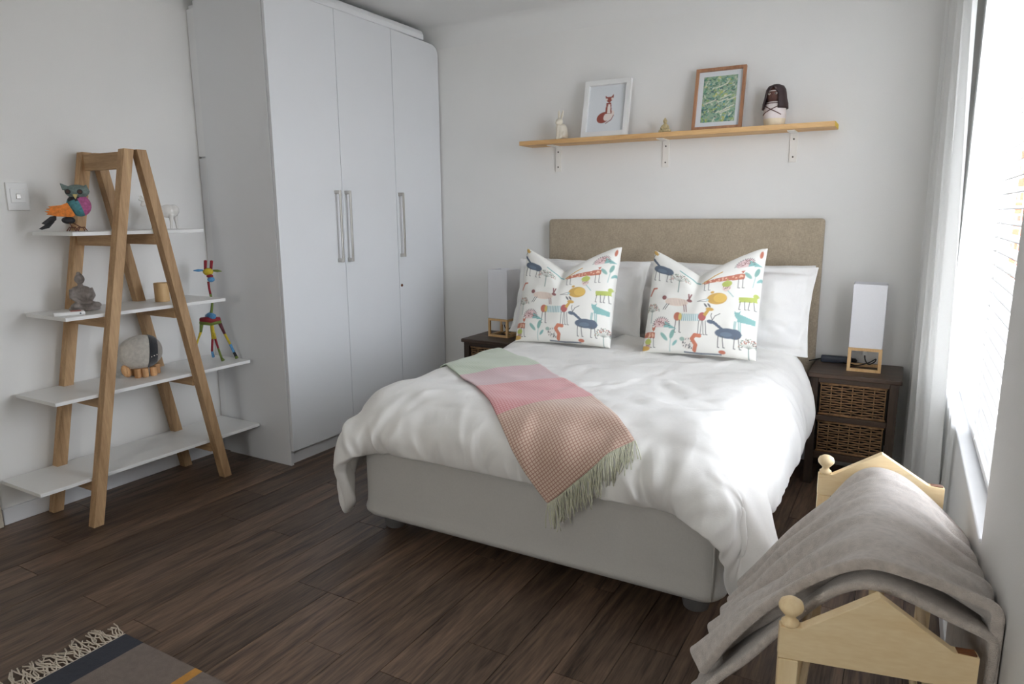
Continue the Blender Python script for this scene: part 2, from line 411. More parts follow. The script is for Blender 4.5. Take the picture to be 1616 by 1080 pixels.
# venetian blind
bl = thing('venetian_blind', 'white horizontal slat blind hanging in the bright window', 'blind', (XR + .06, 2.768, WZ0 + .02))
hr = MB().mm((-.03, -.84, 1.70), (.03, .84, 1.765)).build('head_rail', 'white_plastic', bl, bevel=.004)
MB().mm((-.025, -.832, .0), (.025, .832, .018)).build('bottom_rail', 'white_plastic', bl, bevel=.004)
sl = None
nsl = 37
for k in range(nsl):
    z = .06 + k * (1.66 / nsl)
    if sl is None:
        m = MB(); pr = [(-.024, -.0035), (-.012, .0005), (0, .0018), (.012, .0005), (.024, -.0035)]
        vs = [(x, y, zz) for y in (-.832, .832) for x, zz in pr] + [(x, y, zz - .0022) for y in (-.832, .832) for x, zz in pr]
        fs = [(i, i + 1, i + 6, i + 5) for i in range(4)] + [(i + 10, i + 15, i + 16, i + 11) for i in range(4)]
        fs += [(0, 5, 15, 10), (4, 14, 19, 9), (0, 10, 11, 12, 13, 14, 4, 3, 2, 1), (5, 6, 7, 8, 9, 19, 18, 17, 16, 15)]
        sl = m.add(vs, fs).build('slat', 'blind', bl)
        o = sl
    else:
        o = sl.copy(); COL.objects.link(o)
    o.location = (0, 0, z); o.rotation_euler = (0, math.radians(-9), 0)
for y in (-.65, -.1, .45, .75):
    c = MB()
    for x in (-.026, .026): c.tube([(x, y, .01), (x, y, 1.72)], .0012, 5)
    c.build('ladder_cord', 'white_plastic', bl)

# outdoors, seen between the slats
struct(MB().mm((XR + T + .02, -6, -.5), (14, 16, -.3)).build('ground', 'paving'))
struct(MB().mm((.75, 8.0, -.3), (2.6, 8.3, 2.6)).build('wall_outdoor', 'brick'))

# light switch
sw = thing('light_switch', 'white square light switch plate on the left wall', 'light switch', (XL, 1.60, 1.44))
MB().mm((0, -.044, -.06), (.009, .044, .06)).build('plate', 'white_plastic', sw, bevel=.003)
MB().mm((.006, -.030, -.026), (.012, .030, .034)).build('switch_frame', 'white_plastic', sw, bevel=.002)
MB().mm((.010, -.009, -.010), (.016, .009, .012)).build('rocker', 'steel', sw, bevel=.002)

# ================================================================ WARDROBE
DX = -2.807
wd = thing('wardrobe', 'tall white three-door built-in wardrobe beside the bed', 'wardrobe', (-3.1, 3.2, 0))
wo = Vector((-3.1, 3.2, 0))
def wb(a, b): 
    return MB().mm(Vector(a) - wo, Vector(b) - wo)
WT = 2.451
cb = wb((-3.33, 2.512, 0), (DX - .022, 2.53, WT)); 
cb.build('side_panel', 'cupboard', wd, bevel=.001)
wb((-3.395, 2.535, .085), (DX - .03, YB - .004, WT - .01)).build('carcass', 'cupboard', wd)
wb((-3.395, 2.53, .0), (DX - .045, YB - .004, .083)).build('plinth', 'cupboard', wd)
wb((-3.398, 2.522, 0), (-3.332, 2.54, 1.66)).build('filler_strip', 'trim', wd, bevel=.002)
wb((-3.398, 2.522, 1.668), (-3.332, 2.54, 2.42)).build('filler_strip', 'trim', wd, bevel=.002)
ys = [2.512, 2.99, 3.47, 3.962]
for i in range(3):
    y0, y1 = ys[i] + .0015, ys[i + 1] - .0015
    if i < 2:
        d = wb((DX - .018, y0, .085), (DX, y1, WT)).build('door', 'cupboard', wd, bevel=.0012)
    else:
        # the last door is cut round at its top corner to clear the cornice
        y1 -= .008
        poly = [(y0, .085), (y1, .085), (y1, WT - .07)] + [(y1 - .06 + .06 * math.cos(t), WT - .07 + .06 * math.sin(t)) for t in (PI / 8, PI / 4, 3 * PI / 8)] + [(y1 - .06, WT - .008), (y0, WT)]
        n = len(poly)
        vs = [Vector((x, y, z)) - wo for x in (DX - .018, DX) for y, z in poly]
        d = MB().add(vs, [tuple(range(n)), tuple(range(n, 2 * n))] + [(k, (k + 1) % n, (k + 1) % n + n, k + n) for k in range(n)]).build('door', 'cupboard', wd)
    hy = (y1 - .055) if i == 0 else (y0 + .022)
    h = MB()
    for z in (1.098, 1.478): h.box(Vector((DX + .018, hy, z)) - wo, (.036, .014, .02))
    h.box(Vector((DX + .036, hy, 1.288)) - wo, (.010, .012, .40))
    h.build('handle', 'steel', d, bevel=.002)
    if i == 2:
        MB().tube([Vector((DX - .001, y0 + .02, .905)) - wo, Vector((DX + .004, y0 + .02, .905)) - wo], .009, 14).build('lock', mat('brass_lock', srgb(120, 78, 58), .3, metal=.9), d)
t = MB()
pr = [(-.0, 0), (.0, .03), (-.012, .055), (-.035, .066), (-.06, .066), (-.06, 0)]
vs = [Vector((DX - .004 + a, y, WT + .003 + z)) - wo for y in (2.515, 3.81) for a, z in pr]; n = len(pr)
t.add(vs, [tuple(range(n)), tuple(range(n, 2 * n))] + [(k, (k + 1) % n, (k + 1) % n + n, k + n) for k in range(n)]).build('top_trim', 'trim', wd, bevel=.006)

# ================================================================ HEADBOARD AND BED
hb = thing('headboard', 'beige linen upholstered headboard standing behind the bed pillows', 'headboard', (-1.168, 3.935, 0))
MB().mm((-.792, -.03, .45), (.792, .02, 1.318)).build('panel', 'linen', hb, bevel=.018, seg=4, smooth=True)
for s in (-.6, .6): MB().mm((s - .04, .0, 0), (s + .04, .02, .6)).build('leg', 'dark_wood_z', hb)

BX0, BX1, BY0, BY1 = -1.945, -.425, 2.085, 3.895
def rr(x0, x1, y0, y1, r, n=6):
    pts = []
    for cx, cy, a in ((x1 - r, y1 - r, 0), (x0 + r, y1 - r, PI / 2), (x0 + r, y0 + r, PI), (x1 - r, y0 + r, 3 * PI / 2)):
        for k in range(n + 1):
            t = a + PI / 2 * k / n; pts.append((cx + r * math.cos(t), cy + r * math.sin(t)))
    return pts
def loft(profile, r, x0, x1, y0, y1, o):
    m = MB(); rings = []
    for ins, z in profile:
        rings.append([Vector((x, y, z)) - Vector(o) for x, y in rr(x0 + ins, x1 - ins, y0 + ins, y1 - ins, max(r - ins, .015))])
    n = len(rings[0])
    vs = [p for q in rings for p in q]
    fs = [(i * n + k, i * n + (k + 1) % n, (i + 1) * n + (k + 1) % n, (i + 1) * n + k) for i in range(len(rings) - 1) for k in range(n)]
    fs += [tuple(range(n)), tuple(range((len(rings) - 1) * n, len(rings) * n))]
    return m.add(vs, fs)
bo = Vector((-1.185, 2.99, 0))
bed = thing('bed', 'double bed base and mattress in a pale grey stretch cover on short feet', 'bed', bo)
loft([(.05, .088), (.012, .092), (-.004, .108), (-.006, .124), (.001, .145), (.004, .18), (.004, .36), (.01, .39), (.03, .402), (.06, .404)], .075, BX0, BX1, BY0, BY1, bo).build('base', 'base_cloth', bed, smooth=True, angle=60)
loft([(.06, .405), (.025, .408), (.014, .425), (.014, .50), (.03, .545), (.065, .578), (.12, .594)], .15, BX0, BX1, BY0, BY1, bo).build('mattress', 'mattress', bed, smooth=True, angle=60)
seam = MB().tube([Vector((BX1 - .03, BY0 + .0, .11)) - bo, Vector((BX1 - .028, BY0 + .003, .2)) - bo, Vector((BX1 - .027, BY0 + .003, .37)) - bo], .0022, 6)
for x in (-1.865, -.535):
    for y in (2.22, 3.7):
        MB().lathe([(.040, 0), (.044, .004), (.058, .075), (.058, .09)], Vector((x, y, 0)) - bo, 20).build('foot', 'bed_foot', bed, smooth=True, angle=40)
seam.build('seam', 'base_cloth', bed, smooth=True)

# ================================================================ LADDER SHELF
lo = Vector((-3.2, 1.92, 0))
ld = thing('ladder_shelf', 'oak A-frame ladder shelf with four white boards on the left wall', 'shelf unit', lo)
def L3(x, y, z): return Vector((x, y, z)) - lo
LZ = 1.645
for xf, ap in ((-3.03, 1.915), (-3.355, 1.915)):
    for s, yb in ((-1, 1.566), (1, 2.243)):
        p, q = Vector((0, yb - ap, 0)), Vector((0, s * .029, LZ))
        # leg cut level at floor and top
        m = MB(); hw = .0225; vs = []
        for e in (p, q):
            for sx in (-1, 1):
                for sy in (-1, 1): vs.append(L3(xf, ap, 0) + Vector((sx * hw, e.y + sy * hw, e.z)))
        m.add(vs, [(0, 1, 3, 2), (4, 6, 7, 5), (0, 4, 5, 1), (2, 3, 7, 6), (0, 2, 6, 4), (1, 5, 7, 3)])
        m.build('leg', 'oak', ld, bevel=.002)
MB().mm(L3(-3.333, 1.865, LZ - .085), L3(-3.052, 1.888, LZ - .012)).build('top_rail', 'oak_rail', ld, bevel=.002)
boards = [(1.373, 2.505, .205), (1.476, 2.475, .572), (1.559, 2.352, .924), (1.629, 2.257, 1.280)]
for y0, y1, z in boards:
    MB().mm(L3(-3.375, y0, z - .008), L3(-3.054, y1, z + .008)).build('shelf_board', 'shelf_white', ld, bevel=.001)
    for s, yb in ((-1, 1.566), (1, 2.243)):
        t = z / LZ; yc = yb + (1.915 + s * .029 - yb) * t
        MB().mm(L3(-3.333, yc - .0205, z - .058), L3(-3.0525, yc + .0205, z - .0082)).build('cross_rail', 'oak_rail', ld, bevel=.002)

# ================================================================ NIGHTSTANDS
def nightstand(loc, label):
    w, dp, h = .385, .35, .575
    n = thing('nightstand', label, 'nightstand', loc, group='dark nightstands either side of the bed')
    MB().mm((-w / 2 - .012, -dp / 2 - .015, h - .022), (w / 2 + .012, dp / 2, h)).build('top', 'dark_wood', n, bevel=.004)
    for sx in (-1, 1):
        for sy in (-1, 1):
            MB().mm((sx * (w / 2 - .019) - .019, sy * (dp / 2 - .019) - .019, 0), (sx * (w / 2 - .019) + .019, sy * (dp / 2 - .019) + .019, h - .022)).build('leg', 'dark_wood_z', n, bevel=.002)
        MB().mm((sx * (w / 2 - .012) - .006, -dp / 2 + .038, .16), (sx * (w / 2 - .012) + .006, dp / 2 - .038, h - .022)).build('side_panel', 'dark_wood', n)
    for z0, z1 in ((.528, .553), (.335, .362), (.138, .172)):
        MB().mm((-w / 2 + .038, -dp / 2 + .002, z0), (w / 2 - .038, -dp / 2 + .026, z1)).build('rail', 'dark_wood', n, bevel=.002)
    MB().mm((-w / 2 + .038, dp / 2 - .012, .15), (w / 2 - .038, dp / 2 - .004, h - .022)).build('back_panel', 'dark_wood', n)
    for z0, z1 in ((.366, .524), (.176, .331)):
        d = MB().mm((-w / 2 + .042, -dp / 2 + .018, z0), (w / 2 - .042, dp / 2 - .03, z1)).build('drawer', 'subfloor', n)
        m = MB(); stakes = 7; x0, x1 = -w / 2 + .046, w / 2 - .046; rows = 13
        for k in range(stakes):
            x = x0 + .006 + (x1 - x0 - .012) * k / (stakes - 1)
            m.tube([(x, -dp / 2 + .012, z0 + .003), (x, -dp / 2 + .012, z1 - .003)], .0028, 6)
        for r in range(rows):
            z = z0 + .006 + (z1 - z0 - .012) * r / (rows - 1)
            pts = []
            for k in range((stakes - 1) * 4 + 1):
                ph = k / 4.0
                x = x0 + .006 + (x1 - x0 - .012) * ph / (stakes - 1)
                pts.append((x, -dp / 2 + .012 + .0058 * math.cos(PI * (ph + r)), z + random.uniform(-.0012, .0012)))
            m.tube(pts, .0036, 5)
        for z in (z0 + .002, z1 - .002): m.tube([(x0, -dp / 2 + .010, z), (x1, -dp / 2 + .010, z)], .005, 6)
        stuff(m.build('wicker_front', 'wicker', d, smooth=True))
    return n
ns_r = nightstand((-.168, 3.775, 0), 'dark wooden nightstand with two wicker drawers beside the curtain')
ns_l = nightstand((-2.21, 3.765, 0), 'dark wooden nightstand mostly hidden behind the left of the bed')

# ================================================================ LAMPS
def spline(pts, n):
    pts = [Vector(p) for p in pts]; out = []
    for i in range(len(pts) - 1):
        a, b, c, d = pts[max(i - 1, 0)], pts[i], pts[i + 1], pts[min(i + 2, len(pts) - 1)]
        for k in range(n):
            t = k / n
            out.append(.5 * ((2 * b) + (c - a) * t + (2 * a - 5 * b + 4 * c - d) * t * t + (3 * b - a - 3 * c + d) * t ** 3))
    return out + [pts[-1]]
def lamp(loc, rz, label):
    l = thing('table_lamp', label, 'lamp', loc, rz, group='box shade bedside lamps')
    a, t, h = .075, .014, .118
    f = MB()
    for sx in (-1, 1):
        for sy in (-1, 1): f.mm((sx * a, sy * a, 0), (sx * (a - t), sy * (a - t), h))
    for z0, z1 in ((0, t), (h - t, h)):
        for s in (-1, 1):
            f.mm((-a + t, s * a, z0), (a - t, s * (a - t), z1)); f.mm((s * a, -a + t, z0), (s * (a - t), a - t, z1))
    f.build('base_frame', 'lamp_wood', l)
    MB().mm((-a + t, -.012, h - .012), (a - t, .012, h - .003)).build('bulb_bar', 'lamp_wood', l)
    b = .0735; s0, s1 = h + .001, h + .312
    for nm, p in (('a', 0), ('b', 1), ('c', 2), ('d', 3)):
        R = Rz(p * PI / 2)
        MB().box(R @ Vector((0, -b + .001, (s0 + s1) / 2)), (2 * b, .002, s1 - s0), 0, R).build('shade_panel', 'shade', l)
    MB().lathe([(.014, h - .045), (.014, h + .02), (.011, h + .03), (.024, h + .055), (.03, h + .08), (.022, h + .105), (.004, h + .115)], n=14).build('bulb', 'white_plastic', l, smooth=True)
    pts = [Vector((0, 0, h - .045)), Vector((.004, .01, .045)), Vector((.02, .03, .02)), Vector((.045, .02, .035)), Vector((.05, .0, .055)), Vector((.02, -.005, .035)), Vector((-.03, .02, .012)), Vector((-.06, .06, .007)), Vector((-.10, .10, .005))]
    MB().tube(spline(pts, 5), .003, 7).build('cord', 'black', l, smooth=True)
    return l
lamp((-.137, 3.79, .575), math.radians(2), 'white box lamp with open pine base on the nightstand by the curtain')
lamp((-2.225, 3.80, .575), math.radians(-4), 'white box lamp with open pine base left of the bed near the wardrobe')

# adapter with its lead on the nightstand, plug hanging below
ad = thing('power_adapter', 'dark slate power adapter with black cable behind the bedside lamp', 'adapter', (-.275, 3.90, .575), math.radians(4))
MB().mm((-.07, -.018, 0), (.075, .018, .034)).build('body', 'slate_plastic', ad, bevel=.006, smooth=True)
MB().tube([(-.07, 0, .015), (-.10, -.01, .008), (-.125, -.03, .004)], .003, 8).build('cable', 'black', ad, smooth=True)
MB().tube([(.075, 0, .016), (.092, 0, .016), (.10, -.002, .012)], [.012, .012, .006], 10).build('plug', 'black', ad, smooth=True)
pg = thing('hanging_plug', 'small black plug and lead on the skirting under the nightstand', 'plug', (-.13, 3.94, .09))
MB().mm((-.016, -.02, 0), (.016, .007, .035)).build('plug_body', 'black', pg, bevel=.004)
MB().tube([(0, -.01, .002), (0, -.02, -.04), (.02, -.03, -.07), (.06, -.03, -.084)], .003, 8).build('lead', 'black', pg, smooth=True)

# ================================================================ WALL SHELF
so = Vector((-1.23, 3.965, 1.76))
ws = thing('wall_shelf', 'long pine board shelf on three white brackets above the headboard', 'shelf', so)
MB().mm((-.875, -.172, 0), (.877, -.002, .025)).build('board', 'pine', ws, bevel=.0015)
MB().mm((.877, -.170, .001), (.8785, -.004, .024)).build('end_mark', mat('yellow_end', srgb(226, 190, 70), .7), ws)
for x in (-.69, -.011, .671):
    b = MB().mm((x - .0185, -.008, -.152), (x + .0185, -.0005, -.002)).mm((x - .0185, -.13, -.006), (x + .0185, -.0005, -.0005)).build('bracket', 'bracket', ws, bevel=.001)
    for z in (-.125, -.035): MB().tube([(x, -.0078, z), (x, -.0105, z)], .0045, 10).build('screw', 'screw', b)

# ================================================================ RUG
ro = Vector((-1.2, .40, 0))
rug = thing('rug', 'flat woven taupe rug with navy band, ochre stripe and cream fringe', 'rug', ro)
rx0, rx1, ry0, ry1 = -2.116, -.25, -.35, 1.142
M['rug_navy'] = weave('rug_navy', srgb(36, 40, 52), 420, 0.95, 0.6, 0.12, 0.1)
M['rug_taupe'] = weave('rug_taupe', srgb(114, 102, 94), 420, 0.95, 0.6, 0.12, 0.1)
M['rug_ochre'] = weave('rug_ochre', srgb(186, 132, 52), 420, 0.95, 0.6, 0.12, 0.1)
M['rug_cream'] = weave('rug_cream', srgb(204, 192, 176), 420, 0.95, 0.4, 0.1, 0.1)
for a, b, c, nm in ((rx0, -2.02, 'rug_navy', 'navy_band'), (-2.02, -1.762, 'rug_taupe', 'taupe_field'), (-1.762, -1.728, 'rug_ochre', 'ochre_stripe'), (-1.728, rx1, 'rug_taupe', 'taupe_field')):
    MB().mm(Vector((a, ry0, .0008)) - ro, Vector((b, ry1, .0075)) - ro).build(nm, c, rug)
m = MB(); m.tube([Vector((rx0 - .003, ry0, .004)) - ro, Vector((rx0 - .003, ry1, .004)) - ro], .004, 6)
y = ry0 + .004
while y < ry1:
    for r in range(3):
        d = random.uniform(.075, .12); pts = [Vector((rx0 - .003, y, .005)) - ro]; yy = y; 
        tgt = y + random.uniform(-.04, .04)
        for k in range(1, 5):
            t = k / 4
            pts.append(Vector((rx0 - d * t, y + (tgt - y) * t + random.uniform(-.010, .010), .004 + .010 * abs(math.sin(t * 5 + r)) * random.random())) - ro)
        m.tube(pts, .0022, 5)
    y += .017
stuff(m.build('fringe', 'rug_cream', rug, smooth=True))

# ================================================================ BLANKET RACK
rk = thing('blanket_rack', 'small pale pine gabled stand with knob posts holding a grey blanket', 'stand', (0, 1.75, 0))
ko = Vector((0, 1.75, 0))
def gable(pk, th, zsh, whalf):
    c, s = math.cos(th), math.sin(th); R = Rz(th); o = Vector((pk[0], pk[1], 0)) - ko
    t = .012
    poly = [(-whalf, zsh - .065), (whalf, zsh - .065), (whalf, zsh), (whalf - .04, zsh + .003), (0, pk[2]), (-whalf + .04, zsh + .003), (-whalf, zsh)]
    n = len(poly)
    vs = [R @ Vector((x, y, z)) + o for y in (-t, t) for x, z in poly]
    g = MB().add(vs, [tuple(range(n)), tuple(range(n, 2 * n))] + [(k, (k + 1) % n, (k + 1) % n + n, k + n) for k in range(n)]).build('gable_board', 'pale_pine', rk, bevel=.0015)
    for sx in (-1, 1):
        q = R @ Vector((sx * (whalf - .019), 0, 0)) + o
        MB().box(q + Vector((0, 0, (zsh - .066) / 2)), (.036, .026, zsh - .066), 0, R).build('post', 'pale_pine_z', rk, bevel=.002)
        if sx < 0:
            MB().lathe([(.013, zsh), (.0165, zsh + .004), (.0165, zsh + .009), (.011, zsh + .014), (.009, zsh + .02), (.014, zsh + .025), (.0215, zsh + .034), (.023, zsh + .041), (.020, zsh + .050), (.011, zsh + .056), (.002, zsh + .058)], q, 20).build('knob', 'pale_pine_z', rk, smooth=True)
        else:
            MB().box(q + Vector((0, 0, zsh + .0022)), (.030, .018, .003), 0, R).build('glue_mark', mat('brown_glue', srgb(112, 66, 34), .35, .3, 60), rk)
    for z in (.09,):
        MB().box(R @ Vector((0, 0, z)) + o, (2 * whalf - .076, .02, .04), 0, R).build('cross_rail', 'pale_pine', rk, bevel=.002)
NP, FP = (.010, 1.335, .66), (-.012, 2.188, .66)
gable(NP, math.radians(12), .570, .166)
gable(FP, math.radians(8), .577, .164)
MB().tube([Vector((.008, 1.348, .60)) - ko, Vector((-.010, 2.175, .60)) - ko], .014, 14).build('top_rail', 'pale_pine_y', rk, smooth=True)
for x, z in ((-.135, .09), (.13, .09), (-.135, .30), (.13, .30)):
    MB().tube([Vector((x, 1.335, z)) - ko, Vector((x - .02, 2.185, z)) - ko], .010, 12).build('side_rail', 'pale_pine_y', rk, smooth=True)

# ================================================================ CURTAINS
def curtain(name, label, o, a0, b0, a1, b1, ztop, zbot, waves, amp, mt, nu=150, nv=60, pw=1.3):
    cu = thing(name, label, 'curtain', o, group='white curtains at the window')
    P = np.zeros((nv, nu, 3))
    for j in range(nv):
        t = j / (nv - 1); z = ztop * (1 - t) + zbot * t; e = t ** pw
        a = np.array(a0) * (1 - e) + np.array(a1) * e; b = np.array(b0) * (1 - e) + np.array(b1) * e
        d = (b - a) / np.linalg.norm(b - a); nn = np.array([-d[1], d[0]])
        for i in range(nu):
            s = i / (nu - 1)
            am = amp * (1 + .35 * e) * min(1, .35 + 3 * s)
            ph = 2 * PI * waves * (s + .05 * math.sin(3 * s + 2 * t))
            off = am * math.sin(ph) * (1 - .5 * math.exp(-(t / .02) ** 2)) + .25 * am * math.sin(2.3 * ph + 5 * t)
            pt = a + (b - a) * s + nn * off + d * .4 * am * math.sin(2 * ph)
            P[j, i] = (min(pt[0], XR - .005) - o[0], pt[1] - o[1], z)
    c = MB().grid(P).build('cloth', mt, cu, smooth=True, fix=False)
    H = P[:3].copy(); H[..., 2] = np.array([ztop + .001, ztop - .025, ztop - .05])[:, None]; H[..., 0] -= .003
    MB().grid(H).build('heading_tape', 'curtain', cu, smooth=True, fix=False)
    return cu
cu = curtain('curtain', 'white full-length cotton curtain gathered in the corner behind the nightstand', (.12, 3.6, 0), (.064, 3.925), (.150, 3.58), (.070, 3.925), (.178, 2.99), 2.40, .015, 5.5, .017, 'curtain')
MB().tube([(-.06, .27, 2.405), (.03, .02, 2.405), (.055, -.2, 2.405), (.055, -1.75, 2.405)], .010, 12).build('curtain_rod', 'steel', cu, smooth=True)
curtain('curtain', 'bright white sheer curtain hanging flat along the edge of the window', (.2, 3.3, 0), (.202, 3.76), (.200, 2.80), (.202, 3.76), (.203, 2.87), 2.38, .015, 6.5, .004, 'sheer')

# ================================================================ CLOTH (small position-based solver)
def pbd(P, ru, rv, collide, steps=160, iters=12, bend=.25, shear=.25, damp=.03, dt=.014, force=None, grav=-9.8, friction=.5, pin=None):
    """P: (a,b,3) grid; ru / rv: rest spacing along axis 0 / 1"""
    P = P.copy(); Q = P.copy(); P0 = P.copy()
    a, b = P.shape[:2]
    C = []
    def add(A, B, rest, k): C.append((A, B, rest, k))
    S = slice
    for o in (0, 1):
        n = (a - o) // 2 * 2
        add((S(o, o + n, 2), S(None)), (S(o + 1, o + n, 2), S(None)), ru, 1.0)
        n = (b - o) // 2 * 2
        add((S(None), S(o, o + n, 2)), (S(None), S(o + 1, o + n, 2)), rv, 1.0)
    dg = math.hypot(ru, rv)
    for o in (0, 1):
        n = (a - o) // 2 * 2
        add((S(o, o + n, 2), S(0, b - 1)), (S(o + 1, o + n, 2), S(1, b)), dg, shear)
        add((S(o, o + n, 2), S(1, b)), (S(o + 1, o + n, 2), S(0, b - 1)), dg, shear)
    ia = np.arange(a); ib = np.arange(b)
    for k in (2, 4):
        for lo in (0, 1):
            s = ia[((ia // k) % 2 == lo) & (ia + k < a)]
            if len(s): add((s, S(None)), (s + k, S(None)), ru * k, bend)
            s = ib[((ib // k) % 2 == lo) & (ib + k < b)]
            if len(s): add((S(None), s), (S(None), s + k), rv * k, bend)
    for st in range(steps):
        v = (P - Q) * (1 - damp)
        sp = np.linalg.norm(v, axis=2, keepdims=True); v *= np.minimum(1, .02 / np.maximum(sp, 1e-9))
        Q = P.copy(); P = P + v
        P[..., 2] += grav * dt * dt
        if force is not None: P += force(P, st) * dt * dt
        for it in range(iters):
            for A, B, rest, k in C:
                d = P[B] - P[A]; l = np.sqrt((d * d).sum(-1, keepdims=True)) + 1e-12
                c = d * (.5 * k * (l - rest) / l)
                P[A] += c; P[B] -= c
            if pin is not None: P[pin] = P0[pin]
            if it % 4 == 3 or it == iters - 1:
                P, hit = collide(P, st)
        Q = np.where(hit[..., None], P - (P - Q) * (1 - friction), Q)
    return P

def box_push(P, lo, hi, r, off):
    lo, hi = np.array(lo), np.array(hi); c, h = (lo + hi) / 2, (hi - lo) / 2 - r
    p = P - c; q = np.abs(p) - h; s = np.sign(p)
    m = np.maximum(q, 0); ml = np.sqrt((m * m).sum(-1)); ins = ml < 1e-9
    d = ml - r
    g = s * m / np.maximum(ml, 1e-9)[..., None]
    k = q.argmax(-1); gi = np.zeros_like(P); np.put_along_axis(gi, k[..., None], 1.0, -1); gi *= s
    d = np.where(ins, q.max(-1) - r, d); g = np.where(ins[..., None], gi, g)
    hit = d < off
    return np.where(hit[..., None], P + g * (off - d)[..., None], P), hit

def cap_push(P, a, b, r):
    a, b = np.array(a), np.array(b); ab = b - a
    t = np.clip(((P - a) @ ab) / (ab @ ab), 0, 1); c = a + t[..., None] * ab
    d = P - c; l = np.linalg.norm(d, axis=-1)
    hit = l < r
    return np.where(hit[..., None], c + d / np.maximum(l, 1e-9)[..., None] * r, P), hit

def normals(P):
    du = np.gradient(P, axis=0); dv = np.gradient(P, axis=1)
    n = np.cross(du, dv); return n / np.maximum(np.linalg.norm(n, axis=-1, keepdims=True), 1e-9)

def smooth_noise(a, b, f, seed):
    r = np.random.default_rng(seed); g = r.normal(size=(f + 3, f + 3))
    x = np.linspace(0, f, a); y = np.linspace(0, f, b)
    def w(t):
        i = np.floor(t).astype(int); u = t - i; u = u * u * (3 - 2 * u); return i, u
    i, u = w(x); j, v = w(y)
    A = g[i][:, j] * (1 - v) + g[i][:, j + 1] * v; B = g[i + 1][:, j] * (1 - v) + g[i + 1][:, j + 1] * v
    return A * (1 - u)[:, None] + B * u[:, None]

def relax(P, n=1):
    for _ in range(n):
        Q = P.copy()
        Q[1:-1, 1:-1] = P[1:-1, 1:-1] * .5 + .125 * (P[:-2, 1:-1] + P[2:, 1:-1] + P[1:-1, :-2] + P[1:-1, 2:])
        P = Q
    return P

# ---- duvet
sp = .0225
DW, DL = 2.165, 1.685
na, nb = int(DW / sp) + 1, int(DL / sp) + 1
u = np.linspace(-2.258, -2.258 + DW * .975, na); v = np.linspace(3.575, 3.575 - DL * .985, nb)
P = np.zeros((na, nb, 3)); P[..., 0] = u[:, None]; P[..., 1] = v[None, :]
P[..., 2] = .665 + .012 * smooth_noise(na, nb, 22, 3) + .006 * smooth_noise(na, nb, 45, 4)
TOPZ = .598
def col_duvet(P, st):
    Q, h = box_push(P, (BX0 + .004, BY0 + .012, -1.0), (BX1 - .004, BY1 + .6, TOPZ), .13, .036)
    h2 = Q[..., 2] < .02; Q[..., 2] = np.maximum(Q[..., 2], .02)
    return Q, h | h2
def puff(P, st):
    n = normals(P)
    return n * (3.2 if n[na // 2, nb // 2, 2] > 0 else -3.2)
pin = np.zeros((na, nb), bool); pin[:, :2] = True; pin[:18, :2] = False; pin[-14:, :2] = False
D = pbd(P, sp, sp, col_duvet, 150, 14, .45, .22, .05, force=puff, friction=.75, pin=pin)
def upsample(P):
    """twice the grid density, cubic"""
    for ax_ in (0, 1):
        P = np.moveaxis(P, ax_, 0); n = len(P)
        E_ = np.concatenate([2 * P[:1] - P[1:2], P, 2 * P[-1:] - P[-2:-1]])
        mid = (9 * (E_[1:-2] + E_[2:-1]) - E_[:-3] - E_[3:]) / 16
        R = np.empty((2 * n - 1,) + P.shape[1:]); R[0::2] = P; R[1::2] = mid
        P = np.moveaxis(R, 0, ax_)
    return P
D = upsample(relax(D, 2)); na, nb = D.shape[:2]
nrm = normals(D)
if nrm[na // 2, nb // 2, 2] < 0: nrm = -nrm
nrm = relax(nrm, 14); nrm /= np.maximum(np.linalg.norm(nrm, axis=-1, keepdims=True), 1e-6)
U, V = np.meshgrid(np.linspace(0, 1, na), np.linspace(0, 1, nb), indexing='ij')
cs, ct = U * DW, V * DL                     # cloth coordinates in metres
edge = np.minimum.reduce([cs, DW - cs, DL - ct])
fat = np.clip(edge / .10, 0, 1) ** .5
over = np.clip((ct - 1.46) / .215, 0, 1); lover = np.clip((.37 - cs) / .36, 0, 1); rover = np.clip((cs - 1.84) / .31, 0, 1)
bulge = .045 * np.sin(PI * over) ** .8 * (1 - .6 * np.maximum(lover, rover)) + .03 * np.sin(PI * lover) ** .8 * (1 - over * .8) + .03 * np.sin(PI * rover) ** .8 * (1 - over * .8)
bulge *= np.clip(1.1 - np.abs(nrm[..., 2]), 0, 1)
disp = bulge + .016 * fat + .007 * smooth_noise(na, nb, 9, 5) * fat + .002 * smooth_noise(na, nb, 30, 8)
r5 = random.Random(21)
def crease(x0, t0, dx, dt, ln, wd, am):
    """one soft ridge with a valley beside it, starting at cloth point (x0,t0) and running along (dx,dt)"""
    l = math.hypot(dx, dt); dx, dt = dx / l, dt / l
    a = (cs - x0) * dx + (ct - t0) * dt
    b = -(cs - x0) * dt + (ct - t0) * dx + .012 * np.sin(a * 22 + x0 * 50)
    w = wd * (1 + 1.2 * np.clip(a / ln, 0, 1))
    env = np.clip(a / ln * 5 + .4, 0, 1) * np.clip(1 - a / ln, 0, 1) ** .8 * (a > -.08)
    return am * env * (np.exp(-(b / w) ** 2) - .75 * np.exp(-((b - 1.7 * w) / w) ** 2))
for k in range(46):                          # up from the foot hem
    x = r5.uniform(.38, 1.95); disp = disp + crease(x, DL, r5.uniform(-.55, .45), -1, r5.uniform(.10, .30), r5.uniform(.009, .018), r5.uniform(.006, .014))
for x0, sg in ((.37, -1), (1.83, 1)):        # fanning out round the two foot corners
    for k in range(9):
        t = PI / 2 * (k + r5.uniform(.2, .8)) / 9
        disp = disp + crease(x0 + .05 * sg * math.cos(t), 1.47 + .05 * math.sin(t), sg * math.cos(t), math.sin(t), r5.uniform(.30, .46), r5.uniform(.012, .020), r5.uniform(.010, .018))
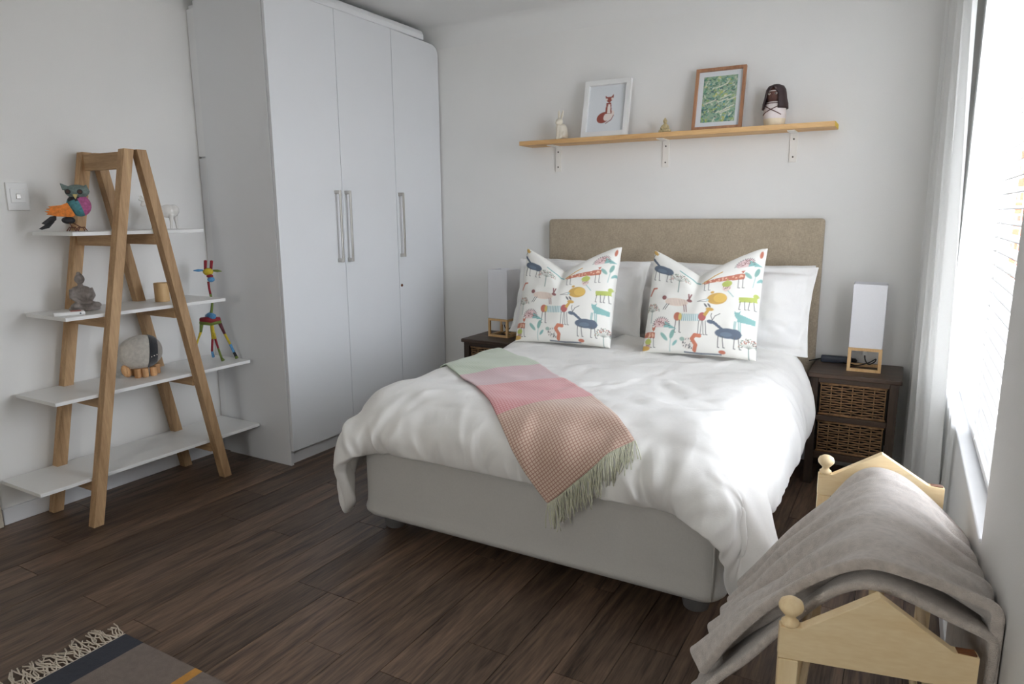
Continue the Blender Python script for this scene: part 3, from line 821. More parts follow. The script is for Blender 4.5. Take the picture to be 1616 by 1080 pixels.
for k in range(26):                          # along the two sides
    sd_ = k % 2; t = r5.uniform(.15, 1.45)
    disp = disp + crease(0 if sd_ == 0 else DW, t, 1 if sd_ == 0 else -1, r5.uniform(-.4, .4), r5.uniform(.15, .34), r5.uniform(.010, .018), r5.uniform(.005, .011))
for k in range(34):                          # soft creases on top, more of them by the pillows
    t = r5.uniform(.02, 1.3) ** 1.3
    disp = disp + crease(r5.uniform(.45, 1.8), t, r5.uniform(-1, 1), r5.uniform(-.2, 1), r5.uniform(.15, .45), r5.uniform(.012, .024), r5.uniform(.003, .006))
D2 = D + nrm * disp[..., None]
duvet = MB().grid(D2)
du_o = tag(duvet.build('duvet', 'duvet', smooth=True), 'plump white cotton duvet draped over the bed with hanging corners', 'duvet')
sd = du_o.modifiers.new('solidify', 'SOLIDIFY'); sd.thickness = .055; sd.offset = -1 if du_o.data.polygons[(na // 2) * (nb - 1) + nb // 2].normal.z > 0 else 1
vg = du_o.vertex_groups.new(name='thickness')
tw_ = 1 - .8 * np.clip((cs - 1.70) / .15, 0, 1) * np.clip((ct - 1.30) / .14, 0, 1) - .1 * np.clip((.50 - cs) / .15, 0, 1) * np.clip((ct - 1.30) / .14, 0, 1)
for i_, w_ in enumerate(tw_.ravel()): vg.add([i_], float(w_), 'REPLACE')
sd.vertex_group = 'thickness'
subsurf(du_o, 1)

# ---- throw, laid across the duvet from its left side to the foot
bvh = BVHTree.FromPolygons([tuple(p) for p in D2.reshape(-1, 3)], [f for f in duvet.f])
ang = math.radians(-40.8)
ax = np.array([math.cos(ang), math.sin(ang)]); pr = np.array([-ax[1], ax[0]])
tl, tw = 1.80, .405
ts = .0165
ta, tb = int(tl / ts) + 1, int(tw / ts) + 1
s = np.linspace(0, tl, ta); w = np.linspace(-tw / 2, tw / 2, tb); C0 = (-2.18, 3.18)
P = np.zeros((ta, tb, 3))
P[..., 0] = C0[0] + s[:, None] * ax[0] + w[None] * pr[0]; P[..., 1] = C0[1] + s[:, None] * ax[1] + w[None] * pr[1]
P[..., 2] = .685
tc_hit = [None, None]
def col_throw(P, st, off=.009):
    if tc_hit[0] is None or tc_hit[2] != st:
        H, Nn = np.zeros_like(P), np.zeros_like(P)
        for i in range(P.shape[0]):
            for j in range(P.shape[1]):
                if st % 3 and tc_hit[0] is not None: break
                p, n, k, d = bvh.find_nearest(Vector(P[i, j]))
                if n.dot(Vector(P[i, j]) - p) < -.08: n = -n
                H[i, j] = p; Nn[i, j] = n
        if not (st % 3 and tc_hit[0] is not None):
            tc_hit[:] = [H, Nn, st]
        else: tc_hit[2] = st
    H, Nn = tc_hit[0], tc_hit[1]
    d = ((P - H) * Nn).sum(-1); hit = d < off
    Q = np.where(hit[..., None], P + Nn * (off - d)[..., None], P)
    h2 = Q[..., 2] < .03; Q[..., 2] = np.maximum(Q[..., 2], .03)
    return Q, hit | h2
tc_hit.append(-1)
flipn = 1 if Vector(bvh.find_nearest(Vector((-1.2, 2.9, 1.0)))[1]).z > 0 else -1
if flipn < 0:
    bvh = BVHTree.FromPolygons([tuple(p) for p in D2.reshape(-1, 3)], [f[::-1] for f in duvet.f])
TH = pbd(P, ts, ts, col_throw, 70, 12, .15, .4, .08, friction=.97)
TH = relax(TH, 1)

def throw_mat():
    """colour bands along the cloth and a fine two-way check"""
    m, nt, b = new_mat('throw_check'); N, L = nt.nodes, nt.links
    uv = N.new('ShaderNodeUVMap'); uv.uv_map = 'cloth'
    sx = N.new('ShaderNodeSeparateXYZ'); L.new(uv.outputs[0], sx.inputs[0])
    r = N.new('ShaderNodeValToRGB'); r.color_ramp.interpolation = 'CONSTANT'
    stops = [(0, srgb(194, 202, 184)), (.475, srgb(205, 178, 180)), (.61, srgb(218, 164, 164)), (.785, srgb(214, 190, 172))]
    e = r.color_ramp.elements; e[0].color = stops[0][1] + (1,); e[1].position = stops[1][0]; e[1].color = stops[1][1] + (1,)
    for p, c in stops[2:]:
        k = e.new(p); k.color = c + (1,)
    L.new(sx.outputs[0], r.inputs[0])
    dark = N.new('ShaderNodeValToRGB'); dark.color_ramp.interpolation = 'CONSTANT'
    dk = [(0, srgb(172, 190, 164)), (.475, srgb(190, 150, 158)), (.61, srgb(190, 98, 106)), (.785, srgb(150, 92, 84))]
    e = dark.color_ramp.elements; e[0].color = dk[0][1] + (1,); e[1].position = dk[1][0]; e[1].color = dk[1][1] + (1,)
    for p, c in dk[2:]:
        k = e.new(p); k.color = c + (1,)
    L.new(sx.outputs[0], dark.inputs[0])
    li = []
    for out, n in ((sx.outputs[0], tl / .0118), (sx.outputs[1], tw / .0118)):
        q = N.new('ShaderNodeMath'); q.operation = 'MULTIPLY'; q.inputs[1].default_value = n; L.new(out, q.inputs[0])
        f = N.new('ShaderNodeMath'); f.operation = 'FRACT'; L.new(q.outputs[0], f.inputs[0])
        g = N.new('ShaderNodeMath'); g.operation = 'LESS_THAN'; g.inputs[1].default_value = .22; L.new(f.outputs[0], g.inputs[0])
        li.append(g)
    mxm = N.new('ShaderNodeMath'); mxm.operation = 'MAXIMUM'; L.new(li[0].outputs[0], mxm.inputs[0]); L.new(li[1].outputs[0], mxm.inputs[1])
    sc = N.new('ShaderNodeMath'); sc.operation = 'MULTIPLY'; sc.inputs[1].default_value = .75; L.new(mxm.outputs[0], sc.inputs[0])
    mx = N.new('ShaderNodeMix'); mx.data_type = 'RGBA'; L.new(sc.outputs[0], mx.inputs[0]); L.new(r.outputs[0], mx.inputs[6]); L.new(dark.outputs[0], mx.inputs[7])
    L.new(mx.outputs[2], b.inputs['Base Color']); b.inputs['Roughness'].default_value = .95; b.inputs['Sheen Weight'].default_value = .3
    bp = N.new('ShaderNodeBump'); bp.inputs['Strength'].default_value = .3; bp.inputs['Distance'].default_value = .001
    L.new(mxm.outputs[0], bp.inputs['Height']); L.new(bp.outputs[0], b.inputs['Normal'])
    return m
M['throw'] = throw_mat()
M['throw_fringe'] = weave('throw_fringe', srgb(206, 206, 184), 900, .95, .2, .1, .3)
t0 = thing('throw_blanket', 'folded green and pink checked throw with pale fringe across the duvet', 'throw', tuple(TH[ta // 2, tb // 2]))
to = np.array(t0.location)
def set_uv(o, a, b, nm='cloth'):
    lay = o.data.uv_layers.new(name=nm)
    idx = np.zeros(len(o.data.loops), dtype=np.int32); o.data.loops.foreach_get('vertex_index', idx)
    uvv = np.stack([(idx // b) / (a - 1), (idx % b) / (b - 1)], 1).astype(np.float32); lay.data.foreach_set('uv', uvv.ravel())
c = MB().grid(TH - to).build('cloth', 'throw', t0, smooth=True, fix=False); set_uv(c, ta, tb)
sd = c.modifiers.new('solidify', 'SOLIDIFY'); sd.thickness = .007; sd.offset = 0
subsurf(c, 1)
# fringe: bundles of yarn hanging from the end edge
m = MB(); eb = TH[-1]; dirn = TH[-1] - TH[-4]; 
for i in range(0, 120):
    f = i / 119 * (tb - 1); j = min(int(f), tb - 2); k = f - j
    p = eb[j] * (1 - k) + eb[j + 1] * k; d = dirn[j] * (1 - k) + dirn[j + 1] * k; d = d / np.linalg.norm(d)
    ln = random.uniform(.075, .115); pts = [p.copy()]; cur = p.copy(); vel = d * .6 + np.array([0, -.05, -.75]) + rng.normal(0, .16, 3)
    for q in range(6):
        vel = vel * .8 + np.array([0, 0, -.35]) + rng.normal(0, .13, 3)
        cur = cur + vel / np.linalg.norm(vel) * ln / 6
        h, n, _, dd = bvh.find_nearest(Vector(cur)); n = np.array(n); h = np.array(h)
        dist = (cur - h) @ n
        if dist < .006: cur = cur + n * (.006 - dist)
        if cur[2] < .42 and cur[1] > BY0 - .008: cur[1] = BY0 - .008
        pts.append(cur.copy())
    m.tube([Vector(x - to) for x in pts], .0017, 5)
stuff(m.build('fringe', 'throw_fringe', t0, smooth=True))

# ---- grey fleece over the rack
def tent(y, drop=0.0):
    """height profile of the draped heap at depth y: left slope, right slope, crest"""
    t = np.clip((y - 1.37) / .78, 0, 1)
    return 1.30 + .30 * t, .42 + .75 * t, .685 - .065 * t - drop
def drape(y0, y1, lw0, lw1, rw, rnd, drop, a, b, seed, amp, skew):
    P = np.zeros((a, b, 3))
    for j in range(b):
        v = j / (b - 1); y = y0 + (y1 - y0) * v
        sl, sr_, cz = tent(y, drop); lw = lw0 + (lw1 - lw0) * v
        xs = np.linspace(0, -.7, 300); zl = cz - sl * (np.sqrt(xs ** 2 + rnd ** 2) - rnd)
        al = np.concatenate([[0], np.cumsum(np.hypot(np.diff(xs), np.diff(zl)))])
        xr = np.linspace(0, XR - .014, 200); zr = cz - sr_ * (np.sqrt(xr ** 2 + rnd ** 2) - rnd)
        xr = np.concatenate([xr, np.full(200, XR - .014)]); zr = np.concatenate([zr, np.linspace(zr[-1], zr[-1] - .7, 201)[1:]])
        ar = np.concatenate([[0], np.cumsum(np.hypot(np.diff(xr), np.diff(zr)))])
        q = np.linspace(-lw, rw, a)
        for i in range(a):
            if q[i] < 0: x, z = np.interp(-q[i], al, xs), np.interp(-q[i], al, zl)
            else: x, z = np.interp(q[i], ar, xr), np.interp(q[i], ar, zr)
            z = max(z, .016)
            yy = y + (skew * min(0, x) if True else 0) + math.radians(10) * x * .6
            # soft folds running down the slope
            f = amp * (math.sin(2 * PI * (yy - .25 * abs(x)) / .155 + seed) + .5 * math.sin(2 * PI * yy / .083 + 2 * seed + 4 * x)) * min(1, abs(x) / .2)
            P[i, j] = (x + (-.7 * f if x < 0 else 0), yy, z + .7 * f)
            P[i, j, 0] = min(P[i, j, 0], XR - .014)
    P += .004 * np.stack([smooth_noise(a, b, 9, seed + k) for k in range(3)], -1)
    P[..., 0] = np.minimum(P[..., 0], XR - .014); P[..., 2] = np.maximum(P[..., 2], .014)
    return relax(P, 2)
fb0 = thing('fleece_blanket', 'soft grey fleece blanket draped over the pine stand beside the window wall', 'blanket', (0, 1.75, 0))
FB = drape(1.395, 2.135, .48, .57, .62, .085, 0, 80, 70, 3, .019, -.12)
c = MB().grid(FB - np.array([0, 1.75, 0])).build('outer_layer', 'fleece', fb0, smooth=True, fix=False)
sd = c.modifiers.new('solidify', 'SOLIDIFY'); sd.thickness = .022; sd.offset = 0
subsurf(c, 2)
# inner folded layer seen under the near edge
FI = drape(1.385, 2.10, .54, .53, .45, .055, .036, 60, 46, 9, .004, -.10)
c = MB().grid(FI - np.array([0, 1.75, 0])).build('inner_layer', 'fleece', fb0, smooth=True, fix=False)
sd = c.modifiers.new('solidify', 'SOLIDIFY'); sd.thickness = .018; sd.offset = 0
subsurf(c, 1)

# ================================================================ PILLOWS AND CUSHIONS
def pillow_parts(w, h, t, n, flange=0.0, dent=0.0, seed=0, pinch=.05, wr=.004):
    """front and back grids; x across, z up from the bottom edge, y through; returns (front, back) arrays [iu, iv]"""
    g = np.linspace(-1, 1, n)
    U, V = np.meshgrid(g, g, indexing='ij')
    if flange:
        fu, fv = 1 - 2 * flange / w, 1 - 2 * flange / h
        uu, vv = np.clip(U / fu, -1, 1), np.clip(V / fv, -1, 1)
    else: uu, vv = U, V
    f = np.maximum((1 - uu ** 2) * (1 - vv ** 2), 0) ** .42
    x = w / 2 * U * (1 - pinch * (1 - V ** 2))
    z = h / 2 * V * (1 - pinch * (1 - U ** 2))
    up_ = ((V + 1) / 2)
    if dent:
        z = z - dent * np.clip(1 - np.abs(U + .08), 0, 1) ** 1.25 * up_ ** 3
        f = f * (1 - .55 * np.exp(-((U + .08) / .10) ** 2) * up_ ** 4)
    nz = smooth_noise(n, n, 6, seed) * wr + smooth_noise(n, n, 14, seed + 1) * wr * .35
    fl = (.006 * np.sin(U * 17 + seed) * np.cos(V * 13)) if flange else 0
    yb = fl * ((np.abs(U) > .9) | (np.abs(V) > .85)) if flange else 0
    F = np.stack([x, -(t / 2 * f + .004) + nz * (f > .02) + yb, z + h / 2], -1)
    B = np.stack([x, (t / 2 * f + .004) + nz * (f > .02) + yb, z + h / 2], -1)
    return F, B
def pillow_obj(name, mats, parent, F, B, colors=None):
    n = F.shape[0]
    me = bpy.data.meshes.new(name)
    idx = np.arange(n * n).reshape(n, n)
    q = np.stack([idx[:-1, :-1], idx[1:, :-1], idx[1:, 1:], idx[:-1, 1:]], -1).reshape(-1, 4)
    off = n * n
    q2 = q[:, ::-1] + off
    ring = np.concatenate([idx[:, 0], idx[-1, 1:], idx[::-1, -1][1:], idx[0, ::-1][1:-1]])
    r2 = np.roll(ring, -1)
    side = np.stack([r2, ring, ring + off, r2 + off], -1)
    Q = np.concatenate([q, q2, side])
    me.from_pydata(np.concatenate([F.reshape(-1, 3), B.reshape(-1, 3)]).tolist(), [], Q.tolist())
    for x in mats: me.materials.append(M[x] if isinstance(x, str) else x)
    me.polygons.foreach_set('use_smooth', [True] * len(me.polygons))
    if colors is not None:
        a = me.color_attributes.new('print', 'FLOAT_COLOR', 'POINT')
        c = np.ones((2 * n * n, 4), np.float32); c[:n * n, :3] = colors.reshape(-1, 3); c[n * n:, :3] = colors.reshape(-1, 3)
        a.data.foreach_set('color', c.ravel())
    me.update()
    o = bpy.data.objects.new(name, me); COL.objects.link(o); o.parent = parent
    return o

def bed_pillow(loc, tilt, rz, seed, label, tk=.16):
    p = thing('pillow', label, 'pillow', loc, rz, group='white pillows against the headboard')
    p.rotation_euler = (-tilt, 0, rz)
    F, B = pillow_parts(.81, .455, tk, 64, .035, 0, seed, .045, .010)
    o = pillow_obj('pillowcase', ['pillowcase'], p, F, B); subsurf(o, 1)
    return p
bed_pillow((-1.595, 3.735, .640), math.radians(14), math.radians(1), 3, 'white flanged pillow at the headboard, rear one of the left pair')
bed_pillow((-.80, 3.735, .640), math.radians(14), math.radians(-1), 6, 'white flanged pillow at the headboard, rear one of the right pair')
bed_pillow((-1.63, 3.55, .655), math.radians(20), math.radians(2), 9, 'white flanged pillow directly behind the left animal cushion', .20)
bed_pillow((-.775, 3.55, .655), math.radians(20), math.radians(-1.5), 12, 'white flanged pillow directly behind the right animal cushion', .20)

# ---- printed picture canvas (y runs down, 0..1)
class Canvas:
    def __init__(s, w, h, bg):
        s.w, s.h = w, h; s.img = np.ones((h, w, 3)) * np.array(bg)
        s.Y, s.X = np.meshgrid((np.arange(h) + .5) / h, (np.arange(w) + .5) / w, indexing='ij'); s.px = 1.0 / w
    def put(s, d, col, al=1.0):
        a = np.clip(.5 - d / s.px, 0, 1)[..., None] * al; s.img = s.img * (1 - a) + np.array(col) * a
    def ell(s, cx, cy, rx, ry, col, rot=0, al=1.0):
        c, n = math.cos(rot), math.sin(rot); x, y = s.X - cx, s.Y - cy
        u, v = (x * c + y * n) / rx, (-x * n + y * c) / ry
        s.put((np.sqrt(u * u + v * v) - 1) * min(rx, ry), col, al)
    def line(s, pts, w, col, w1=None):
        for k in range(len(pts) - 1):
            (x0, y0), (x1, y1) = pts[k], pts[k + 1]; dx, dy = x1 - x0, y1 - y0
            t = np.clip(((s.X - x0) * dx + (s.Y - y0) * dy) / (dx * dx + dy * dy + 1e-12), 0, 1)
            s.put(np.hypot(s.X - x0 - t * dx, s.Y - y0 - t * dy) - w / 2, col)
    def poly(s, pts, col, al=1.0):
        ins = np.zeros_like(s.X, bool); n = len(pts)
        for k in range(n):
            (x0, y0), (x1, y1) = pts[k], pts[(k + 1) % n]
            if y0 == y1: continue
            c = ((y0 > s.Y) != (y1 > s.Y)) & (s.X < (x1 - x0) * (s.Y - y0) / (y1 - y0) + x0); ins ^= c
        s.img = np.where(ins[..., None], s.img * (1 - al) + np.array(col) * al, s.img)
RUST, NAVY, TEAL, LIME, MUST, BURG, INK, PINK = srgb(190, 92, 56), srgb(52, 78, 108), srgb(118, 178, 176), srgb(178, 192, 72), srgb(206, 158, 40), srgb(132, 48, 52), srgb(66, 66, 70), srgb(222, 190, 184)
CREAM = srgb(240, 239, 234)
def animal_print(N):
    c = Canvas(N, N, CREAM); r = random.Random(5)
    def legs(x0, x1, y0, y1, col, w=.006):
        for x, d in ((x0, -.006), (x0 + .035, .006), (x1 - .03, -.008), (x1, .010)): c.line([(x, y0), (x + d, y1), (x + d + .012, y1 + .002)], w, col)
    def deer(x, y, s, f=-1):
        c.ell(x, y, .105 * s, .045 * s, NAVY); c.ell(x + .06 * s, y + .003, .055 * s, .045 * s, NAVY)
        c.poly([(x - .06 * s, y - .03 * s), (x - .14 * s, y - .09 * s), (x - .115 * s, y - .105 * s), (x - .03 * s, y - .035 * s)], NAVY)
        c.ell(x - .145 * s, y - .095 * s, .032 * s, .018 * s, NAVY, .2)
        for a in (-.02, .015): c.line([(x - .13 * s, y - .11 * s), (x - .125 * s + a * s, y - .15 * s), (x - .10 * s + a * s * 2, y - .175 * s)], .006 * s, INK)
        legs(x - .075 * s, x + .09 * s, y + .03 * s, y + .125 * s, INK, .007 * s)
        c.ell(x - .01 * s, y + .01 * s, .05 * s, .02 * s, srgb(92, 120, 146), 0, .6)
    def tree(x, y, s):
        c.line([(x, y + .14 * s), (x, y)], .009 * s, srgb(120, 150, 146))
        for k in range(9):
            a = PI * (.08 + .84 * k / 8); c.line([(x, y + .01), (x - .09 * s * math.cos(a), y - .085 * s * math.sin(a))], .004, srgb(130, 140, 130))
        for k in range(60):
            a, q = r.uniform(0, PI), r.uniform(.35, 1) ** .6
            c.ell(x - .105 * s * q * math.cos(a), y - .10 * s * q * math.sin(a) + .01, .006, .0035, r.choice((INK, RUST, srgb(120, 150, 120), srgb(150, 120, 100))), r.uniform(0, 3))
    def fox(x0, x1, y, s=1.0):
        c.poly([(x0, y - .02), (x1 - .01, y - .028), (x1 + .012, y - .02), (x1 + .01, y + .032), (x0 + .09, y + .022), (x0, y + .026)], RUST)
        for k in range(18): c.ell(r.uniform(x0 + .01, x1), y + r.uniform(-.018, .02), .008, .007, srgb(236, 190, 160))
        c.poly([(x1 - .025, y - .085), (x1 - .012, y - .065), (x1 + .012, y - .085), (x1 + .006, y - .05), (x1 - .006, y - .03), (x1 - .022, y - .05)], RUST)
        for x in (x0 + .012, x0 + .048, x1 - .035, x1): c.line([(x, y + .02), (x + .004, y + .11), (x + .018, y + .112)], .0055, INK)
    def hog(x, y, s):
        c.ell(x, y, .075 * s, .055 * s, srgb(228, 200, 200)); c.poly([(x + .035 * s, y - .025 * s), (x + .15 * s, y + .05 * s), (x + .03 * s, y + .045 * s)], TEAL)
        c.poly([(x - .1 * s, y + .04 * s), (x + .08 * s, y + .04 * s), (x + .08 * s, y + .08 * s), (x - .1 * s, y + .08 * s)], CREAM)
        for k in range(40):
            a, q = r.uniform(PI, 2 * PI), r.uniform(.2, 1); c.ell(x + .07 * s * q * math.cos(a), y + .02 * s + .065 * s * q * math.sin(a), .006 * s, .003 * s, BURG, a)
        for k in range(14):
            a = PI + PI * k / 13; c.line([(x + .072 * s * math.cos(a), y + .02 * s + .07 * s * math.sin(a)), (x + .085 * s * math.cos(a), y + .02 * s + .083 * s * math.sin(a))], .006, INK)
    def leaf(x, y, s):
        c.line([(x, y + .1 * s), (x + .01, y - .01)], .005, TEAL)
        c.ell(x + .018 * s, y - .045 * s, .018 * s, .042 * s, srgb(112, 166, 158), .25); c.ell(x - .05 * s, y - .02 * s, .016 * s, .045 * s, srgb(126, 176, 168), -.75); c.ell(x + .045 * s, y + .03 * s, .012 * s, .03 * s, TEAL, .7)
    def acorn(x, y, s):
        c.ell(x, y + .035 * s, .035 * s, .045 * s, srgb(232, 212, 206))
        for k in range(12): c.ell(x + r.uniform(-.028, .028) * s, y + r.uniform(.02, .06) * s, .003, .007, BURG)
        c.ell(x, y, .042 * s, .032 * s, LIME); c.line([(x, y - .03 * s), (x, y - .05 * s)], .007, LIME)
    deer(.13, .19, .95); tree(.31, .27, 1.0); fox(.53, .86, .265); hog(.855, .135, .95); leaf(.945, .28, .95); acorn(.735, .325, 1.0)
    c.line([(.30, .13), (.42, .19), (.50, .27)], .016, TEAL); c.line([(.52, .27), (.62, .20), (.68, .175)], .014, MUST)
    c.ell(.665, .475, .085, .06, MUST); c.ell(.69, .47, .055, .045, srgb(226, 184, 66)); c.line([(.58, .475), (.50, .50), (.58, .505)], .005, INK); c.ell(.585, .487, .012, .012, srgb(170, 200, 210))
    c.line([(.75, .40), (.80, .46)], .006, TEAL); c.ell(.62, .405, .016, .014, MUST)
    # striped rabbit
    c.ell(.305, .52, .11, .042, srgb(232, 214, 200))
    for k in range(13): c.line([(.215 + k * .015, .487), (.212 + k * .015, .553)], .003, srgb(176, 150, 140))
    c.ell(.185, .485, .022, .022, BURG); c.ell(.425, .495, .026, .017, BURG, .3)
    for a in (.0, .025): c.line([(.42, .485), (.412 + a, .42)], .012, BURG)
    for x in (.215, .235): c.line([(x, .545), (x - .035, .60)], .007, INK)
    for x in (.375, .395): c.line([(x, .545), (x + .012, .615)], .008, BURG)
    # lime dog and teal fox at the right seam
    c.poly([(.845, .465), (.985, .462), (.99, .505), (.85, .512)], LIME); legs(.86, .965, .505, .575, INK); c.ell(.975, .45, .02, .02, LIME)
    c.poly([(.845, .635), (.86, .62), (.985, .66), (.985, .705), (.85, .69)], TEAL); c.poly([(.82, .59), (.835, .605), (.855, .605), (.872, .59), (.865, .64), (.845, .66), (.828, .64)], TEAL); legs(.84, .86, .69, .80, srgb(126, 176, 176), .008)
    # striped deer
    c.poly([(.33, .635), (.55, .635), (.55, .705), (.33, .705)], srgb(224, 236, 234))
    for k in range(11): c.line([(.352 + k * .0185, .637), (.352 + k * .0185, .703)], .006, srgb(96, 160, 172))
    c.ell(.325, .665, .034, .042, RUST); c.ell(.352, .668, .016, .038, srgb(214, 190, 90)); c.ell(.555, .66, .034, .042, srgb(178, 62, 60)); c.poly([(.56, .64), (.60, .575), (.625, .585), (.585, .66)], MUST)
    c.ell(.615, .585, .035, .017, MUST, .15)
    for a in (0, .03): c.ell(.575 + a, .545, .008, .026, INK, -.6)
    legs(.315, .345, .70, .815, INK); legs(.53, .585, .70, .825, INK)
    hog(.175, .735, 1.0); deer(.775, .80, 1.0); leaf(.27, .88, 1.05); tree(.945, .90, .85); fox(-.05, .115, .845); acorn(.06, .905, .8); c.ell(.02, .965, .06, .022, MUST)
    # squirrel
    c.ell(.43, .91, .05, .055, srgb(234, 228, 222))
    for k in range(26): c.ell(.43 + r.uniform(-.042, .042), .91 + r.uniform(-.045, .045), .004, .007, INK, r.uniform(0, 1))
    c.ell(.385, .875, .022, .018, srgb(150, 180, 170)); c.line([(.49, .965), (.505, .92), (.475, .87), (.50, .835), (.54, .84)], .034, srgb(204, 104, 62))
    tree(.07, .62, .8); c.line([(.03, .47), (.06, .40), (.09, .395)], .016, RUST); c.ell(.03, .03, .03, .02, MUST, .5); c.ell(.97, .07, .014, .035, RUST); c.ell(.73, .965, .03, .016, RUST); c.line([(.40, .985), (.55, .99), (.72, .985)], .010, NAVY)
    return c.img * .87 + np.array(CREAM) * .13
NC = 220
img = animal_print(NC)
pc = np.transpose(img[::-1], (1, 0, 2))          # [iu, iv] with v up
M['cushion'] = attr_mat('animal_print_cotton')
F, B = pillow_parts(.56, .545, .17, NC, 0, .135, 17, .035, .003)
cz = thing('cushion', 'cream cushion with woodland animal print, left one of the two', 'cushion', (-1.585, 3.315, .652), math.radians(1.5), 'animal print cushions')
cz.rotation_euler = (math.radians(-19), math.radians(-1), math.radians(1.5))
co = pillow_obj('cover', ['cushion'], cz, F, B, pc)
c2 = copy_tree(cz); c2['label'] = 'cream cushion with woodland animal print, right one nearest the curtain'
c2.location = (-.850, 3.315, .657); c2.rotation_euler = (math.radians(-19), math.radians(-1.5), math.radians(-2))

# ================================================================ PICTURES ON THE WALL SHELF
def picture(name, label, loc, tilt, rz, w, h, bar, dep, fm, border, art):
    p = thing(name, label, 'picture', loc, rz); p.rotation_euler = (-tilt, 0, rz)
    f = MB()
    for a, b in (((-w / 2, -dep, 0), (-w / 2 + bar, 0, h)), ((w / 2 - bar, -dep, 0), (w / 2, 0, h)), ((-w / 2 + bar, -dep, 0), (w / 2 - bar, 0, bar)), ((-w / 2 + bar, -dep, h - bar), (w / 2 - bar, 0, h))): f.mm(a, b)
    f.build('frame', fm, p)
    MB().mm((-w / 2 + bar, -.006, bar), (w / 2 - bar, -.001, h - bar)).build('mount', 'picture_mount', p)
    art(p, w - 2 * bar - 2 * border, h - 2 * bar - 2 * border, bar + border)
    MB().mm((-w / 2 + bar, -dep + .006, bar), (w / 2 - bar, -dep + .007, h - bar)).build('glazing', 'picture_glass', p)
    return p
M['picture_mount'] = mat('picture_paper', srgb(226, 230, 234), .9, .01)
M['picture_glass'] = clear_mat('picture_glass', gloss=.03)
M['frame_white'] = mat('frame_white', (.80, .80, .79), .45, .02)
M['frame_wood'] = wood('frame_wood', srgb(150, 104, 76), srgb(184, 136, 102), 2, .5, 30, 90, 0, .1, .3)
M['print'] = attr_mat('print_paper')
def color_sheet(name, p, w, h, z0, img):
    hh, ww = img.shape[:2]
    xs = np.linspace(-w / 2, w / 2, ww); zs = np.linspace(h, 0, hh)
    P = np.zeros((hh, ww, 3)); P[..., 0] = xs[None]; P[..., 2] = zs[:, None] + z0; P[..., 1] = -.0068
    o = MB().grid(P).build(name, 'print', p, fix=False)
    a = o.data.color_attributes.new('print', 'FLOAT_COLOR', 'POINT'); c = np.ones((hh * ww, 4), np.float32); c[:, :3] = img.reshape(-1, 3); a.data.foreach_set('color', c.ravel())
    return o
def fox_art(p, w, h, z0):
    c = Canvas(90, 110, srgb(226, 230, 234)); q = srgb(150, 72, 58); wv = srgb(236, 224, 218)
    s = 1.0
    c.ell(.42, .70, .20, .125, q, -.2); c.ell(.58, .66, .17, .10, wv, -.5); c.line([(.50, .84), (.66, .76), (.72, .66)], .02, q)
    c.poly([(.48, .36), (.62, .36), (.66, .62), (.46, .62)], q); c.poly([(.53, .40), (.60, .40), (.62, .61), (.52, .61)], wv)
    c.poly([(.43, .19), (.49, .23), (.60, .23), (.68, .17), (.67, .28), (.56, .37), (.45, .30)], q); c.ell(.475, .285, .03, .028, wv); c.ell(.64, .275, .03, .028, wv)
    color_sheet('fox_print', p, w, h, z0, c.img)
def garden_art(p, w, h, z0):
    c = Canvas(84, 120, srgb(150, 176, 150)); r = random.Random(9)
    cols = [srgb(*k) for k in ((60, 110, 92), (88, 150, 120), (150, 180, 96), (206, 214, 190), (70, 140, 140), (196, 196, 90), (110, 140, 110), (220, 222, 204), (52, 96, 104), (130, 170, 150))]
    for k in range(420):
        c.ell(r.random(), r.random(), r.uniform(.01, .06), r.uniform(.008, .022), r.choice(cols), r.uniform(-1.2, .6), .85)
    for k in range(8):
        x, y = r.uniform(.1, .9), r.uniform(.1, .9); c.line([(x - .14, y + .03), (x, y), (x + .14, y - .04)], .022, srgb(222, 220, 204))
    for k in range(70): c.ell(r.random(), r.random(), .009, .008, r.choice((srgb(60, 54, 50), srgb(214, 160, 150), srgb(240, 240, 230))), 0)
    color_sheet('garden_print', p, w, h, z0, c.img)
picture('picture_frame', 'white framed print of a small sitting fox on the wall shelf', (-1.577, 3.862, 1.7856), math.radians(11.5), math.radians(0), .282, .325, .027, .026, 'frame_white', .012, fox_art)
picture('picture_frame', 'wooden framed green garden painting on the wall shelf', (-.939, 3.868, 1.7856), math.radians(11.5), math.radians(0), .262, .33, .015, .022, 'frame_wood', .027, garden_art)

# ================================================================ FIGURES ON THE WALL SHELF
SZ = 1.7856
M['ivory'] = mat('ivory_glaze', srgb(222, 214, 198), .35, .05, 20, coat=.3)
M['old_gold'] = mat('old_gold', srgb(186, 170, 130), .5, .35, 60, .4, 150)
M['doll_cream'] = mat('doll_cream', srgb(226, 212, 186), .7, .08, 30, .2, 200)
M['doll_white'] = mat('doll_white', srgb(226, 216, 214), .7, .05, 30)
M['doll_skin'] = mat('doll_brown', srgb(96, 62, 54), .6, .08, 30)
M['doll_hair'] = mat('doll_hair', srgb(52, 36, 38), .5, .15, 60)
M['cord_brown'] = mat('cord_brown', srgb(104, 74, 70), .8)
M['eye_white'] = mat('eye_white', srgb(224, 216, 206), .4)
k = .00047
rb = thing('rabbit_figurine', 'cream ceramic sitting rabbit figurine at the left end of the wall shelf', 'figurine', (-1.856, 3.87, SZ), math.radians(8))
def E_(m, x, y, rx, rz, ry, yd=0.0, rot=0, mi=0, bx=190, by=1000, kk=None):
    q = k if kk is None else kk
    m.ell(((x - bx) * q, yd, (by - y) * q), (rx * q, ry * q, rz * q), mi, Ry(rot))
b = MB(); E_(b, 195, 895, 75, 100, 70); E_(b, 225, 935, 50, 65, 75); E_(b, 165, 850, 48, 60, 48, -.008)
